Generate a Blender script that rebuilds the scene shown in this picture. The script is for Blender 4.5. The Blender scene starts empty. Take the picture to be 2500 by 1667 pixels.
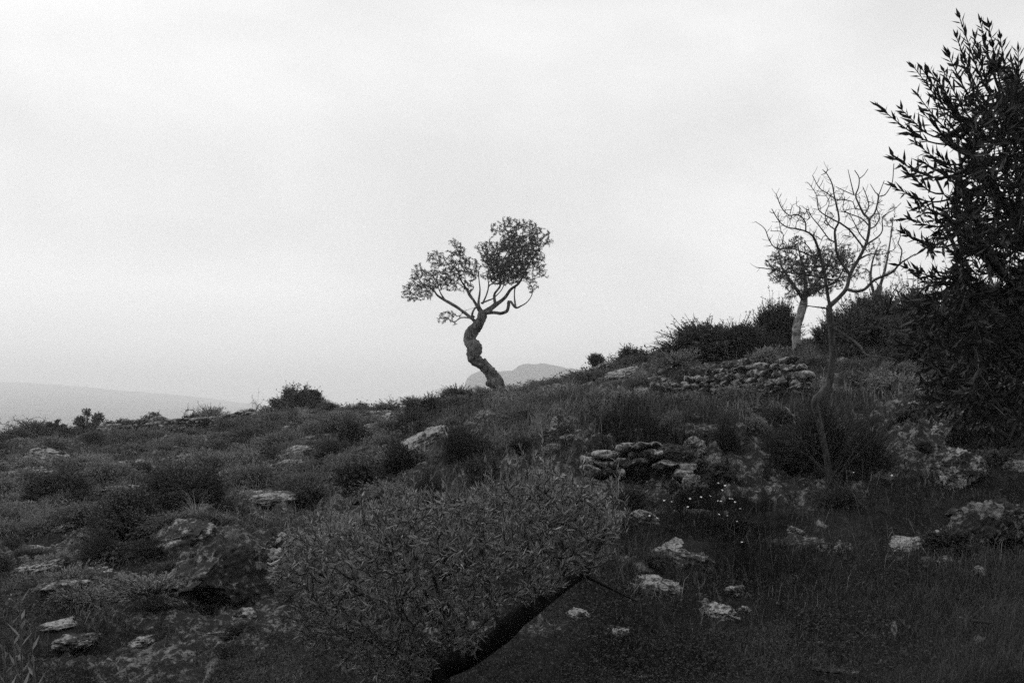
import bpy, math, random
import numpy as np
from mathutils import Matrix, Vector

SC = bpy.context.scene
COL = SC.collection
rng = np.random.default_rng(7)
random.seed(7)

# ------------------------------------------------------------------ camera
PITCH = math.radians(3.9)
FPX = 2500 * 35.0 / 36.0
cam = bpy.data.cameras.new('camera')
cam.lens = 35.0; cam.sensor_width = 36.0; cam.clip_start = 0.05; cam.clip_end = 20000
camo = bpy.data.objects.new('camera', cam); COL.objects.link(camo)
camo.location = (0, 0, 0); camo.rotation_euler = (math.pi/2 + PITCH, 0, 0)
SC.camera = camo

# ------------------------------------------------------------------ light
SUN_EL, SUN_AZ = math.radians(58), math.radians(-40)      # high behind the cloud, ahead and a little left
world = bpy.data.worlds.new('World'); SC.world = world; world.use_nodes = True
nt = world.node_tree; nt.nodes.clear()
N = nt.nodes.new; L = nt.links.new
out = N('ShaderNodeOutputWorld'); bg = N('ShaderNodeBackground'); bg.inputs['Strength'].default_value = 0.108
sky = N('ShaderNodeTexSky'); sky.sky_type = 'NISHITA'; sky.sun_disc = False
sky.sun_elevation = SUN_EL; sky.sun_rotation = SUN_AZ; sky.dust_density = 3.0
bw = N('ShaderNodeRGBToBW')
tc = N('ShaderNodeTexCoord')
mp = N('ShaderNodeMapping'); mp.inputs['Scale'].default_value = (1.0, 1.0, 2.4); mp.inputs['Location'].default_value = (3.1, 0.7, 0.35)
n1 = N('ShaderNodeTexNoise'); n1.inputs['Scale'].default_value = 1.9; n1.inputs['Detail'].default_value = 5; n1.inputs['Roughness'].default_value = 0.5
n1.inputs['Distortion'].default_value = 0.35
mr = N('ShaderNodeMapRange'); mr.inputs['From Min'].default_value = 0.28; mr.inputs['From Max'].default_value = 0.68
mr.inputs['To Min'].default_value = 7.0; mr.inputs['To Max'].default_value = 9.6; mr.interpolation_type = 'SMOOTHSTEP'
mx = N('ShaderNodeMix'); mx.data_type = 'FLOAT'; mx.inputs['Factor'].default_value = 0.93
L(sky.outputs['Color'], bw.inputs['Color'])
L(tc.outputs['Generated'], mp.inputs['Vector']); L(mp.outputs['Vector'], n1.inputs['Vector'])
L(n1.outputs['Fac'], mr.inputs['Value'])
L(bw.outputs['Val'], mx.inputs['A']); L(mr.outputs['Result'], mx.inputs['B'])
sx = N('ShaderNodeSeparateXYZ'); el = N('ShaderNodeMapRange'); ml = N('ShaderNodeMath'); ml.operation = 'MULTIPLY'   # cloud thins towards the horizon
el.inputs['From Min'].default_value = 0.0; el.inputs['From Max'].default_value = 0.35; el.inputs['To Min'].default_value = 1.14; el.inputs['To Max'].default_value = 1.0
L(tc.outputs['Generated'], sx.inputs['Vector']); L(sx.outputs['Z'], el.inputs['Value'])
L(mx.outputs['Result'], ml.inputs[0]); L(el.outputs['Result'], ml.inputs[1])
L(ml.outputs[0], bg.inputs['Color']); L(bg.outputs['Background'], out.inputs['Surface'])
sun = bpy.data.lights.new('sun', 'SUN'); sun.energy = 1.5; sun.angle = math.radians(24)
suno = bpy.data.objects.new('sun', sun); COL.objects.link(suno)
sd = Vector((math.sin(SUN_AZ)*math.cos(SUN_EL), math.cos(SUN_AZ)*math.cos(SUN_EL), math.sin(SUN_EL)))
suno.rotation_euler = sd.to_track_quat('Z', 'Y').to_euler(); suno.location = (-20, 40, 60)
SC.view_settings.view_transform = 'Standard'; SC.view_settings.look = 'None'
SC.view_settings.gamma = 1.0; SC.view_settings.use_curve_mapping = False
SC.view_settings.exposure = 0.0
SC.cycles.use_denoising = False
SC.cycles.max_bounces = 6; SC.cycles.diffuse_bounces = 3; SC.cycles.transmission_bounces = 3
SC.cycles.glossy_bounces = 2; SC.cycles.volume_bounces = 2

# ------------------------------------------------------------------ small maths
CP, SP = math.cos(PITCH), math.sin(PITCH)
def ray(u, v):
    xc = (np.asarray(u, float) - 1250) / FPX; yc = (833.5 - np.asarray(v, float)) / FPX
    den = CP - yc*SP
    return xc/den, (SP + yc*CP)/den
def P(u, v, d):
    a, e = ray(u, v)
    return np.array([a*d, d, e*d])
def unit(a):
    a = np.asarray(a, float)
    return a / np.maximum(np.linalg.norm(a, axis=-1, keepdims=True), 1e-9)
def hash3(ix, iy, iz, seed):
    M = np.uint32
    h = (ix.astype(np.int64).astype(M) * M(374761393)) ^ (iy.astype(np.int64).astype(M) * M(668265263)) ^ (iz.astype(np.int64).astype(M) * M(2147483647 & 0x7feb352d)) ^ M((seed*1013904223) & 0xffffffff)
    h ^= h >> M(15); h *= M(0x2c1b3c6d); h ^= h >> M(12); h *= M(0x297a2d39); h ^= h >> M(15)
    return h.astype(np.float64) / 4294967295.0
def vnoise(p, seed=0):
    p = np.asarray(p, float)
    i = np.floor(p); f = p - i; f = f*f*f*(f*(f*6 - 15) + 10)
    x, y, z = i[..., 0], i[..., 1], i[..., 2]
    r = 0
    for dx in (0, 1):
        for dy in (0, 1):
            for dz in (0, 1):
                w = (f[..., 0] if dx else 1 - f[..., 0])*(f[..., 1] if dy else 1 - f[..., 1])*(f[..., 2] if dz else 1 - f[..., 2])
                r = r + w*hash3(x + dx, y + dy, z + dz, seed)
    return r*2 - 1
def fbm(p, octs=4, seed=0, gain=0.5):
    r = 0; a = 1.0; s = 1.0; p = np.asarray(p, float)
    for k in range(octs):
        r = r + a*vnoise(p*s + 17.3*k, seed + k); a *= gain; s *= 2.03
    return r
def frame(d):
    d = unit(d)
    ref = np.where(np.abs(d[..., 2:3]) < 0.9, np.array([0, 0, 1.0]), np.array([1.0, 0, 0]))
    s = unit(np.cross(d, ref)); n = np.cross(s, d)
    return d, s, n

# ------------------------------------------------------------------ mesh helpers
def make_mesh(name, verts, polys, shade=None, smooth=False):
    """polys: list of (n,k) index arrays; shade: one float per face"""
    verts = np.asarray(verts, np.float32)
    me = bpy.data.meshes.new(name)
    loops = np.concatenate([np.asarray(p, np.int32).ravel() for p in polys if len(p)])
    tot = np.concatenate([np.full(len(p), p.shape[1], np.int32) for p in polys if len(p)])
    start = np.concatenate([[0], np.cumsum(tot)[:-1]]).astype(np.int32)
    me.vertices.add(len(verts)); me.vertices.foreach_set('co', verts.ravel())
    me.loops.add(len(loops)); me.loops.foreach_set('vertex_index', loops)
    me.polygons.add(len(tot)); me.polygons.foreach_set('loop_start', start); me.polygons.foreach_set('loop_total', tot)
    if smooth: me.polygons.foreach_set('use_smooth', np.ones(len(tot), bool))
    if shade is not None:
        at = me.attributes.new('shade', 'FLOAT', 'FACE'); at.data.foreach_set('value', np.asarray(shade, np.float32))
    me.update(calc_edges=True)
    return me
def link(name, me, mat=None, parent=None):
    o = bpy.data.objects.new(name, me); COL.objects.link(o)
    if mat is not None and not me.materials: me.materials.append(mat)
    if parent is not None: o.parent = parent
    return o
def tag(o, label=None, cat=None, group=None, kind=None):
    if label: o['label'] = label
    if cat: o['category'] = cat
    if group: o['group'] = group
    if kind: o['kind'] = kind
    return o
def thing(name, loc, label, cat, group=None, rz=0.0, sc=1.0):
    o = bpy.data.objects.new(name, None); COL.objects.link(o)
    o.empty_display_size = 0.1
    o.location = loc; o.rotation_euler = (0, 0, rz)
    o.scale = (sc, sc, sc) if np.isscalar(sc) else sc
    return tag(o, label, cat, group)
class MB:
    """collects vertices and faces"""
    def __init__(s): s.v = []; s.q = []; s.t = []; s.sq = []; s.st = []; s.n = 0
    def add(s, v, quads=None, tris=None, shq=None, sht=None):
        v = np.asarray(v, float).reshape(-1, 3)
        if quads is not None and len(quads):
            q = np.asarray(quads).reshape(-1, 4) + s.n; s.q.append(q); s.sq.append(np.full(len(q), .5) if shq is None else shq)
        if tris is not None and len(tris):
            t = np.asarray(tris).reshape(-1, 3) + s.n; s.t.append(t); s.st.append(np.full(len(t), .5) if sht is None else sht)
        s.v.append(v); s.n += len(v)
    def mesh(s, name, smooth=False):
        polys = []; sh = []
        if s.q: polys.append(np.concatenate(s.q)); sh.append(np.concatenate(s.sq))
        if s.t: polys.append(np.concatenate(s.t)); sh.append(np.concatenate(s.st))
        return make_mesh(name, np.concatenate(s.v), polys, np.concatenate(sh), smooth)
def add_leaves(mb, base, d, n, ln, wd, shade, fold=False):
    """lance-shaped leaves; base,d,n (N,3); ln,wd,shade (N,)"""
    base = np.asarray(base); d = unit(d); s = unit(np.cross(d, n)); n = np.cross(s, d)
    ln = np.asarray(ln)[:, None]; wd = np.asarray(wd)[:, None]; k = len(base)
    if fold:
        m = base + d*ln*0.45 - n*wd*0.28
        v = np.stack([base, base + d*ln*.42 + s*wd*.5, m, base + d*ln*.42 - s*wd*.5, base + d*ln - n*ln*.06], 1).reshape(-1, 3)
        i = np.arange(k)[:, None]*5
        t = np.concatenate([i + [0, 1, 2], i + [0, 2, 3], i + [1, 4, 2], i + [2, 4, 3]])
        mb.add(v, tris=t, sht=np.tile(shade, 4))
    else:
        v = np.stack([base, base + d*ln*.45 + s*wd*.5, base + d*ln, base + d*ln*.45 - s*wd*.5], 1).reshape(-1, 3)
        i = np.arange(k)[:, None]*4
        mb.add(v, quads=i + [0, 1, 2, 3], shq=np.asarray(shade))
def add_edges(mb, p0, p1, r0, r1, sides=3, shade=.5):
    """tapered prisms"""
    p0 = np.asarray(p0); p1 = np.asarray(p1); k = len(p0)
    if k == 0: return
    d, s, n = frame(p1 - p0)
    r0 = np.broadcast_to(r0, (k,)); r1 = np.broadcast_to(r1, (k,))
    an = np.arange(sides)/sides*2*math.pi
    ring = np.cos(an)[None, :, None]*s[:, None] + np.sin(an)[None, :, None]*n[:, None]
    e = (p1 - p0)*0.02
    v = np.concatenate([(p0 - e)[:, None] + ring*np.asarray(r0)[:, None, None], (p1 + e)[:, None] + ring*np.asarray(r1)[:, None, None]], 1)
    i = np.arange(k)[:, None]*2*sides
    q = np.concatenate([i + [j, (j+1) % sides, sides + (j+1) % sides, sides + j] for j in range(sides)])
    mb.add(v.reshape(-1, 3), quads=q, shq=np.full(len(q), shade))
def catmull(pts, step):
    pts = np.asarray(pts, float)
    if len(pts) < 3:
        m = max(2, int(np.linalg.norm(pts[-1, :3] - pts[0, :3])/step) + 1)
        return pts[0] + (pts[-1] - pts[0])*np.linspace(0, 1, m)[:, None]
    ext = np.vstack([2*pts[0] - pts[1], pts, 2*pts[-1] - pts[-2]]); o = []
    for i in range(1, len(ext) - 2):
        a, b, c, d = ext[i-1], ext[i], ext[i+1], ext[i+2]
        m = max(1, int(np.linalg.norm(c[:3] - b[:3])/step))
        t = (np.arange(m)/m)[:, None]
        o.append(.5*(2*b + (c - a)*t + (2*a - 5*b + 4*c - d)*t*t + (3*b - a - 3*c + d)*t**3))
    o.append(ext[-2][None])
    return np.vstack(o)
def add_tube(mb, pts, sides=12, rough=0.12, seed=0, freq=3.0, step=0.03, twist=1.5):
    """smooth bark tube; pts rows x,y,z,r"""
    c = catmull(pts, step); p = c[:, :3]; r = np.maximum(c[:, 3], .0015)
    t = unit(np.gradient(p, axis=0)); m = len(p)
    s = np.zeros((m, 3)); s[0] = frame(t[:1])[1][0]
    for i in range(1, m):
        w = s[i-1] - t[i]*np.dot(s[i-1], t[i]); s[i] = w/max(np.linalg.norm(w), 1e-6)
    n = np.cross(t, s)
    an = np.arange(sides)/sides*2*math.pi
    ln = np.concatenate([[0], np.cumsum(np.linalg.norm(np.diff(p, axis=0), axis=1))])
    A = an[None] + 0*ln[:, None]; tw = A + twist*ln[:, None]
    q = np.stack([np.cos(tw)*freq*.35, np.sin(tw)*freq*.35, ln[:, None]*freq*.35 + 0*A], -1)
    rr = r[:, None]*(1 + rough*fbm(q, 3, seed) + rough*.7*np.sin(3*tw + 2*np.sin(ln*4)[:, None]) * .5 + rough*.6*vnoise(np.stack([np.cos(tw)*5, np.sin(tw)*5, ln[:, None]*2.5 + 0*A], -1), seed + 9))
    v = p[:, None] + (np.cos(A)[..., None]*s[:, None] + np.sin(A)[..., None]*n[:, None])*rr[..., None]
    i = (np.arange(m-1)*sides)[:, None, None]; j = np.arange(sides)[None, :, None]
    qd = np.concatenate([i + j, i + (j+1) % sides, i + sides + (j+1) % sides, i + sides + j], 2).reshape(-1, 4)
    mb.add(v.reshape(-1, 3), quads=qd)
    e0 = p[-1] + t[-1]*r[-1]*.6
    mb.add(np.vstack([v[-1], e0]), tris=[[k, (k+1) % sides, sides] for k in range(sides)])

# ------------------------------------------------------------------ materials (all greys: the picture is black and white)
def new_mat(name):
    m = bpy.data.materials.new(name); m.use_nodes = True
    b = m.node_tree.nodes['Principled BSDF']; b.inputs['Roughness'].default_value = .8
    b.inputs['Specular IOR Level'].default_value = .06
    return m, m.node_tree, b
def ramp(nt, fac, stops):
    r = nt.nodes.new('ShaderNodeValToRGB'); e = r.color_ramp.elements
    while len(e) < len(stops): e.new(.5)
    for k, (p, g) in enumerate(stops): e[k].position = p; e[k].color = (g, g, g, 1)
    nt.links.new(fac, r.inputs['Fac']); return r.outputs['Color']
def noise(nt, scale, detail=4, rough=.55, vec=None, dist=0):
    n = nt.nodes.new('ShaderNodeTexNoise'); n.inputs['Scale'].default_value = scale; n.inputs['Detail'].default_value = detail
    n.inputs['Roughness'].default_value = rough; n.inputs['Distortion'].default_value = dist
    if vec is not None: nt.links.new(vec, n.inputs['Vector'])
    return n.outputs['Fac']
def math2(nt, op, a, b):
    n = nt.nodes.new('ShaderNodeMath'); n.operation = op
    for k, x in enumerate((a, b)):
        if hasattr(x, 'default_value') or hasattr(x, 'links'): nt.links.new(x, n.inputs[k])
        else: n.inputs[k].default_value = x
    return n.outputs[0]
def mixc(nt, fac, a, b, blend='MIX'):
    n = nt.nodes.new('ShaderNodeMix'); n.data_type = 'RGBA'; n.blend_type = blend
    for k, x in (('Factor', fac),):
        if hasattr(x, 'links'): nt.links.new(x, n.inputs[0])
        else: n.inputs[0].default_value = x
    for k, x in ((6, a), (7, b)):
        if hasattr(x, 'links'): nt.links.new(x, n.inputs[k])
        else: n.inputs[k].default_value = (x, x, x, 1)
    return n.outputs[2]
def texco(nt, kind='Object'):
    return nt.nodes.new('ShaderNodeTexCoord').outputs[kind]
def leaf_mat(name, lo, hi, transl=.25, rough=.55, per_obj=.35, spec=.05):
    m, nt, b = new_mat(name)
    at = nt.nodes.new('ShaderNodeAttribute'); at.attribute_name = 'shade'
    col = ramp(nt, at.outputs['Fac'], [(0, lo), (1, hi)])
    oi = nt.nodes.new('ShaderNodeObjectInfo')
    k = nt.nodes.new('ShaderNodeMapRange'); k.inputs['To Min'].default_value = 1 - per_obj; k.inputs['To Max'].default_value = 1 + per_obj
    nt.links.new(oi.outputs['Random'], k.inputs['Value'])
    col = mixc(nt, 1.0, col, k.outputs[0], 'MULTIPLY')
    nt.links.new(col, b.inputs['Base Color']); b.inputs['Roughness'].default_value = rough; b.inputs['Specular IOR Level'].default_value = spec
    if transl > 0:
        tr = nt.nodes.new('ShaderNodeBsdfTranslucent'); nt.links.new(col, tr.inputs['Color'])
        ms = nt.nodes.new('ShaderNodeMixShader'); ms.inputs[0].default_value = transl
        nt.links.new(b.outputs[0], ms.inputs[1]); nt.links.new(tr.outputs[0], ms.inputs[2])
        nt.links.new(ms.outputs[0], nt.nodes['Material Output'].inputs['Surface'])
    return m
def bark_mat(name, lo, hi, scale=14, patch=None):
    m, nt, b = new_mat(name); v = texco(nt)
    mpn = nt.nodes.new('ShaderNodeMapping'); mpn.inputs['Scale'].default_value = (1, 1, .35); nt.links.new(v, mpn.inputs['Vector'])
    f = noise(nt, scale, 6, .65, mpn.outputs[0], .6)
    col = ramp(nt, f, [(.36, lo), (.62, hi)])
    if patch:
        g = noise(nt, 6, 5, .7, v, .4); col = mixc(nt, ramp(nt, g, [(.47, 0), (.56, 1)]), col, patch)
    nt.links.new(col, b.inputs['Base Color'])
    bp = nt.nodes.new('ShaderNodeBump'); bp.inputs['Strength'].default_value = .8; bp.inputs['Distance'].default_value = .02
    nt.links.new(f, bp.inputs['Height']); nt.links.new(bp.outputs[0], b.inputs['Normal']); b.inputs['Roughness'].default_value = .9
    return m
def rock_mat(name, light, dark, cover=.5, sc=1.0):
    m, nt, b = new_mat(name); v = texco(nt, 'Object'); g = nt.nodes.new('ShaderNodeNewGeometry')
    v = g.outputs['Position']
    big = noise(nt, 3.2*sc, 6, .62, v, .5); fine = noise(nt, 16*sc, 6, .7, v, .8); grit = noise(nt, 70*sc, 3, .6, v)
    base = ramp(nt, grit, [(.25, light*.55), (.75, light*1.1)])
    lich = math2(nt, 'ADD', math2(nt, 'MULTIPLY', big, .55), math2(nt, 'MULTIPLY', fine, .6))
    c0 = .5 + cover*.15
    col = mixc(nt, ramp(nt, lich, [(c0 - .035, 1), (c0 + .03, 0)]), base, dark)
    blk = noise(nt, 34*sc, 3, .6, v, 1.2)
    col = mixc(nt, ramp(nt, blk, [(.56, 0), (.62, .85)]), col, dark*.55)
    nt.links.new(col, b.inputs['Base Color']); b.inputs['Roughness'].default_value = .95; b.inputs['Specular IOR Level'].default_value = .1
    bp = nt.nodes.new('ShaderNodeBump'); bp.inputs['Strength'].default_value = .9; bp.inputs['Distance'].default_value = .03
    nt.links.new(math2(nt, 'ADD', fine, math2(nt, 'MULTIPLY', grit, .4)), bp.inputs['Height']); nt.links.new(bp.outputs[0], b.inputs['Normal'])
    return m
def soil_mat():
    m, nt, b = new_mat('soil'); g = nt.nodes.new('ShaderNodeNewGeometry'); v = g.outputs['Position']
    a = noise(nt, .9, 6, .65, v, .4); f = noise(nt, 9, 7, .7, v, .6); h = noise(nt, 45, 4, .65, v)
    col = ramp(nt, f, [(.3, .010), (.55, .025), (.8, .05)])
    sel = math2(nt, 'ADD', math2(nt, 'MULTIPLY', a, .6), math2(nt, 'MULTIPLY', f, .45))
    rat = nt.nodes.new('ShaderNodeAttribute'); rat.attribute_name = 'rocky'
    rk = ramp(nt, h, [(.25, .07), (.75, .28)])
    spots = math2(nt, 'ADD', math2(nt, 'MULTIPLY', f, .7), math2(nt, 'MULTIPLY', noise(nt, 22, 5, .7, v, .9), .45))
    rk = mixc(nt, ramp(nt, spots, [(.58, 1), (.65, 0)]), rk, .03)
    col = mixc(nt, ramp(nt, math2(nt, 'ADD', rat.outputs['Fac'], math2(nt, 'MULTIPLY', sel, .3)), [(.45, 0), (.7, 1)]), col, rk)
    nt.links.new(col, b.inputs['Base Color']); b.inputs['Roughness'].default_value = 1; b.inputs['Specular IOR Level'].default_value = .05
    bp = nt.nodes.new('ShaderNodeBump'); bp.inputs['Strength'].default_value = 1; bp.inputs['Distance'].default_value = .05
    nt.links.new(math2(nt, 'ADD', f, math2(nt, 'MULTIPLY', h, .4)), bp.inputs['Height']); nt.links.new(bp.outputs[0], b.inputs['Normal'])
    return m
def plain_mat(name, lo, hi, sc=8):
    m, nt, b = new_mat(name); f = noise(nt, sc, 4, .6, texco(nt)); nt.links.new(ramp(nt, f, [(.3, lo), (.7, hi)]), b.inputs['Base Color'])
    return m
M = dict(
    soil=soil_mat(), hill=plain_mat('far_hill', .05, .09, .02),
    bark=bark_mat('olive_bark', .02, .2, 18), bark_pale=bark_mat('pale_olive_bark', .05, .17, 12, .34), bark_grey=bark_mat('grey_bark', .03, .10, 22),
    twig=bark_mat('twig', .025, .07, 30), twig_pale=bark_mat('dry_twig', .07, .17, 30),
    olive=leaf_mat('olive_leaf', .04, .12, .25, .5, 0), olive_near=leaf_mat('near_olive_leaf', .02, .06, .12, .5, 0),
    olive_young=leaf_mat('silver_olive_leaf', .05, .38, .15, .5, 0),
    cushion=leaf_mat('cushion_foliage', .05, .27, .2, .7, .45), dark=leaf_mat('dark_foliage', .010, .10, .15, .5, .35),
    euph=leaf_mat('spurge_foliage', .1, .32, .2, .6, .3), straw=leaf_mat('dry_grass', .10, .32, .25, .7, .3),
    grass=leaf_mat('grass', .025, .23, .25, .6, 0), grass_dark=leaf_mat('shade_toned_grass', .006, .085, .25, .6, 0), grass_mid=leaf_mat('turf', .012, .15, .25, .6, 0), herb=leaf_mat('herb', .008, .09, .2, .6, 0), blade=leaf_mat('broad_leaf', .12, .3, .25, .5, .1),  # grass_dark has the foreground's shade put into its colour
    flower=leaf_mat('petal', .6, .8, .2, .6, 0),
    rock=rock_mat('limestone', .36, .04, .6), rock_dark=rock_mat('lichened_rock', .24, .03, .9), rock_far=rock_mat('wall_stone', .3, .04, .4, 1.4),
    rock_pale=rock_mat('pale_limestone', .38, .05, .4), bark_dark=bark_mat('dark_bark', .008, .035), wood=bark_mat('dead_wood', .012, .045, 18),
)

# ------------------------------------------------------------------ terrain: a slope rising to a ridge, with a terrace lip
CTRL = {
 -250: [(1667,6),(1450,8.5),(1300,11.5),(1200,16),(1120,25),(1068,42)],
 200: [(1667,6),(1520,7.2),(1420,8.5),(1310,10.5),(1200,15),(1130,22),(1080,32),(1052,43)],
 500: [(1667,5.9),(1540,7),(1440,8.2),(1310,9.3),(1230,12.5),(1150,18),(1080,27),(1040,42)],
 720: [(1330,9.3),(1230,11.5),(1120,17),(1050,25),(1003,38)],
 900: [(1260,10),(1170,12.5),(1080,18),(1020,27),(996,36)],
 1080: [(1800,5.0),(1250,8.7),(1150,10.3),(1070,12.8),(1022,16),(992,20),(982,26)],
 1250: [(1350,7.8),(1200,9.2),(1080,10.8),(1022,13),(990,17),(978,24)],
 1400: [(1600,6.1),(1450,7.2),(1300,8.2),(1150,9.4),(1040,10.6),(1000,12),(985,13.5),(952,18),(920,24)],
 1550: [(1667,5.8),(1500,7),(1350,8),(1230,8.8),(1100,9.9),(1000,11),(975,12.5),(962,14.5),(915,16),(888,21),(875,26)],
 1750: [(1667,5.7),(1500,7),(1350,8.1),(1200,9),(1080,10),(985,11.2),(965,13.5),(890,15),(868,17),(855,22)],
 1950: [(1667,5.7),(1450,7.3),(1250,8.8),(1120,9.8),(990,11),(945,13),(895,14.8),(875,17),(850,22)],
 2200: [(1667,5.6),(1450,7.2),(1300,8.3),(1150,9.2),(1020,10.5),(950,12),(890,15),(850,18),(810,24)],
 2450: [(1667,5.5),(1500,6.6),(1350,7.8),(1200,8.6),(1050,10),(940,12),(860,15),(790,20),(740,26)],
 2750: [(1667,5.5),(1350,7.8),(1050,10),(860,14),(740,22)],
}
cp = []
for u, row in CTRL.items():
    for v, d in row:
        a, e = ray(u, v); cp.append((float(a), math.log(d), float(e)))
for u, d, z in [(-250,70,-7),(200,70,-7),(500,70,-7),(720,65,-5),(900,60,-5),(1080,48,-3.5),(1250,45,-3),(1400,45,-1.5),(1550,45,-.5),(1750,45,.5),(1950,45,1.5),(2200,45,2.5),(2450,45,4),(2750,45,5),(-250,55,-3),(500,55,-2.6)]:
    cp.append(((u - 1250)/FPX, math.log(d), z/d))
cp = np.array(cp)
SCA = np.array([3.0, 1.0])
XC = cp[:, :2]*SCA
def kern(A, B):
    return -np.sqrt(((A[:, None] - B[None])**2).sum(-1) + .004)
n_ = len(cp); Km = np.zeros((n_ + 3, n_ + 3)); Km[:n_, :n_] = kern(XC, XC) + np.eye(n_)*(-.004)
Km[:n_, n_] = 1; Km[:n_, n_+1:] = XC; Km[n_, :n_] = 1; Km[n_+1:, :n_] = XC.T
W_ = np.linalg.solve(Km, np.concatenate([cp[:, 2], [0, 0, 0]]))
def smooth01(x):
    x = np.clip(x, 0, 1); return x*x*(3 - 2*x)
def rocky(x, y):
    """0..1: where bedrock shows through the turf, in broken bands along the slope"""
    p = np.stack([x*.45, y*.8, 0*x], -1); q = np.stack([x*1.6, y*2.6, 0*x + 4], -1)
    v = fbm(p, 3, 91) + .75*fbm(q, 4, 95, .6) + .35*fbm(np.stack([x*7, y*9, 0*x + 2], -1), 3, 97, .65)
    far = np.hypot(x, y)
    shade = smooth01((x/np.maximum(y, 1) - .06)/.08)*smooth01((12.5 - y)/2) + .5*smooth01((9 - y)/2)      # deeper turf below the bank
    return smooth01((v - .27 - .26*np.minimum(shade, 1))*2.8)*smooth01((far - 5.5)/1.5)*(far < 60)
def height(x, y, detail=True):
    x = np.asarray(x, float); y = np.asarray(y, float); sh = x.shape; x = x.ravel(); y = y.ravel()
    yy = np.clip(y, 4.5, 62); a = np.clip(x/yy, -.8, .8); a = np.where(y < 4.5, np.clip(x/4.5, -.8, .8), a)
    q = np.stack([a, np.log(yy)], 1)*SCA
    e = np.concatenate([kern(q[i:i+20000], XC) @ W_[:n_] + W_[n_] + q[i:i+20000] @ W_[n_+1:] for i in range(0, len(q), 20000)])
    z = e*yy
    far = np.hypot(x, y)
    near = smooth01((y + 1)/5.5)
    z = z*near + (-1.72)*(1 - near)
    bank = np.maximum(0, -1.2 - y)                                  # unseen bank added behind the camera to keep sky light off the foreground
    z = z + 15*(1 - np.exp(-bank*.14)) + .35*np.minimum(bank, 3)*fbm(np.stack([x*.3, y*.3, 0*x], 1), 3, 21)
    z = np.where((far > 60) & (y > 0), z - (z + 95)*smooth01(np.log(np.maximum(far, 60)/60)/math.log(14)), z)
    if detail:
        w = smooth01((far - 2.5)/4)*np.where(far > 60, 1.0, 1.0)
        p = np.stack([x, y, 0*x], 1)
        k = np.clip(far/14, .35, .9)
        z = z - .05*k + w*(.10*k*fbm(p*.55, 3, 3) + .045*fbm(p*2.1, 3, 5))
        rk = rocky(x, y); z = z + w*rk*(.05 + .05*fbm(p*5, 3, 33, .6) + .03*fbm(p*17, 2, 35))
        m = smooth01((fbm(p*.35, 2, 11) + .1)*2.2)              # ledges of bedrock stepping out of the slope
        s = (z + .25*fbm(p*.5, 2, 8))/.34; fr = s - np.floor(s)
        z = z + w*m*.34*.6*(smooth01(fr*1.0)**2.2 - fr)
    return z.reshape(sh)
def hgt(x, y): return float(height(np.array([x]), np.array([y]))[0])
DS = np.exp(np.linspace(math.log(3.2), math.log(60), 420))
def hit(u, v):
    a, e = ray(u, v); h = height(a*DS, DS); b = np.nonzero(e*DS < h)[0]
    d = DS[b[0]] if len(b) else DS[np.argmin(e*DS - h)]
    return np.array([a*d, d, hgt(a*d, d)]), d
ycoord = np.concatenate([[-60, -45, -35, -28, -22, -18, -15, -12.5, -10.5, -9, -7.5, -6.2, -5, -4, -3.2, -2.5, -1.8, -1, .5, 1.5, 2.3, 3, 3.6], np.exp(np.linspace(math.log(4.1), math.log(64), 430)), np.exp(np.linspace(math.log(68), math.log(3500), 40))])
acoord = np.concatenate([np.linspace(-1.4, -.66, 10), np.linspace(-.64, .64, 520), np.linspace(.66, 1.4, 10)])
YY, AA = np.meshgrid(ycoord, acoord, indexing='ij')
XX = AA*np.maximum(YY, 5.0 + np.maximum(0, 5 - YY)*.6)
ZZ = height(XX, YY)
nr, nc = XX.shape; RK = rocky(XX.ravel(), YY.ravel())
ii = np.arange(nr - 1)[:, None]*nc + np.arange(nc - 1)[None]
gq = np.stack([ii, ii + 1, ii + nc + 1, ii + nc], -1).reshape(-1, 4)
gm = make_mesh('ground', np.stack([XX, YY, ZZ], -1).reshape(-1, 3), [gq], smooth=True)
at_ = gm.attributes.new('rocky', 'FLOAT', 'POINT'); at_.data.foreach_set('value', RK.astype(np.float32))
go = link('ground', gm, M['soil']); tag(go, kind='structure')

# far hills standing in the mist
def far_hill(name, prof, depth, base=-110, seed=0, back=500):
    pr = catmull(np.array([(u, v, 0.) for u, v in prof], float), 9); m = len(pr)
    rows = []
    ks = np.linspace(0, 1, 26)
    crest = np.array([P(u, v, depth) for u, v, _ in pr])
    crest[:, 2] += 5*fbm(np.stack([crest[:, 0]*.02, 0*crest[:, 0], 0*crest[:, 0]], 1), 4, seed)
    for k in ks:                                              # from crest down to the front foot
        q = crest.copy(); q[:, 1] -= depth*.25*k**1.3; q[:, 2] = crest[:, 2] + (base - crest[:, 2])*k**.8
        q[:, 2] += 14*k*(1 - k)*fbm(np.stack([q[:, 0]*.012, q[:, 1]*.012, q[:, 2]*.01], 1), 4, seed + 3)
        rows.append(q)
    bk = crest.copy(); bk[:, 1] += back*.4; bk[:, 2] -= 25; b2 = crest.copy(); b2[:, 1] += back; b2[:, 2] = base
    V = np.stack([b2, bk] + rows); r, c = V.shape[:2]
    i = np.arange(r - 1)[:, None]*c + np.arange(c - 1)[None]
    o = link(name, make_mesh(name, V.reshape(-1, 3), [np.stack([i, i+1, i+c+1, i+c], -1).reshape(-1, 4)], smooth=True), M['hill'])
    return tag(o, kind='structure')
far_hill('hill', [(1095,1010),(1128,970),(1136,930),(1150,908),(1180,898),(1215,905),(1250,908),(1265,898),(1290,890),(1310,892),(1330,889),(1352,892),(1380,899),(1420,905),(1500,925),(1650,960),(1800,990)], 1500, seed=4)
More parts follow.
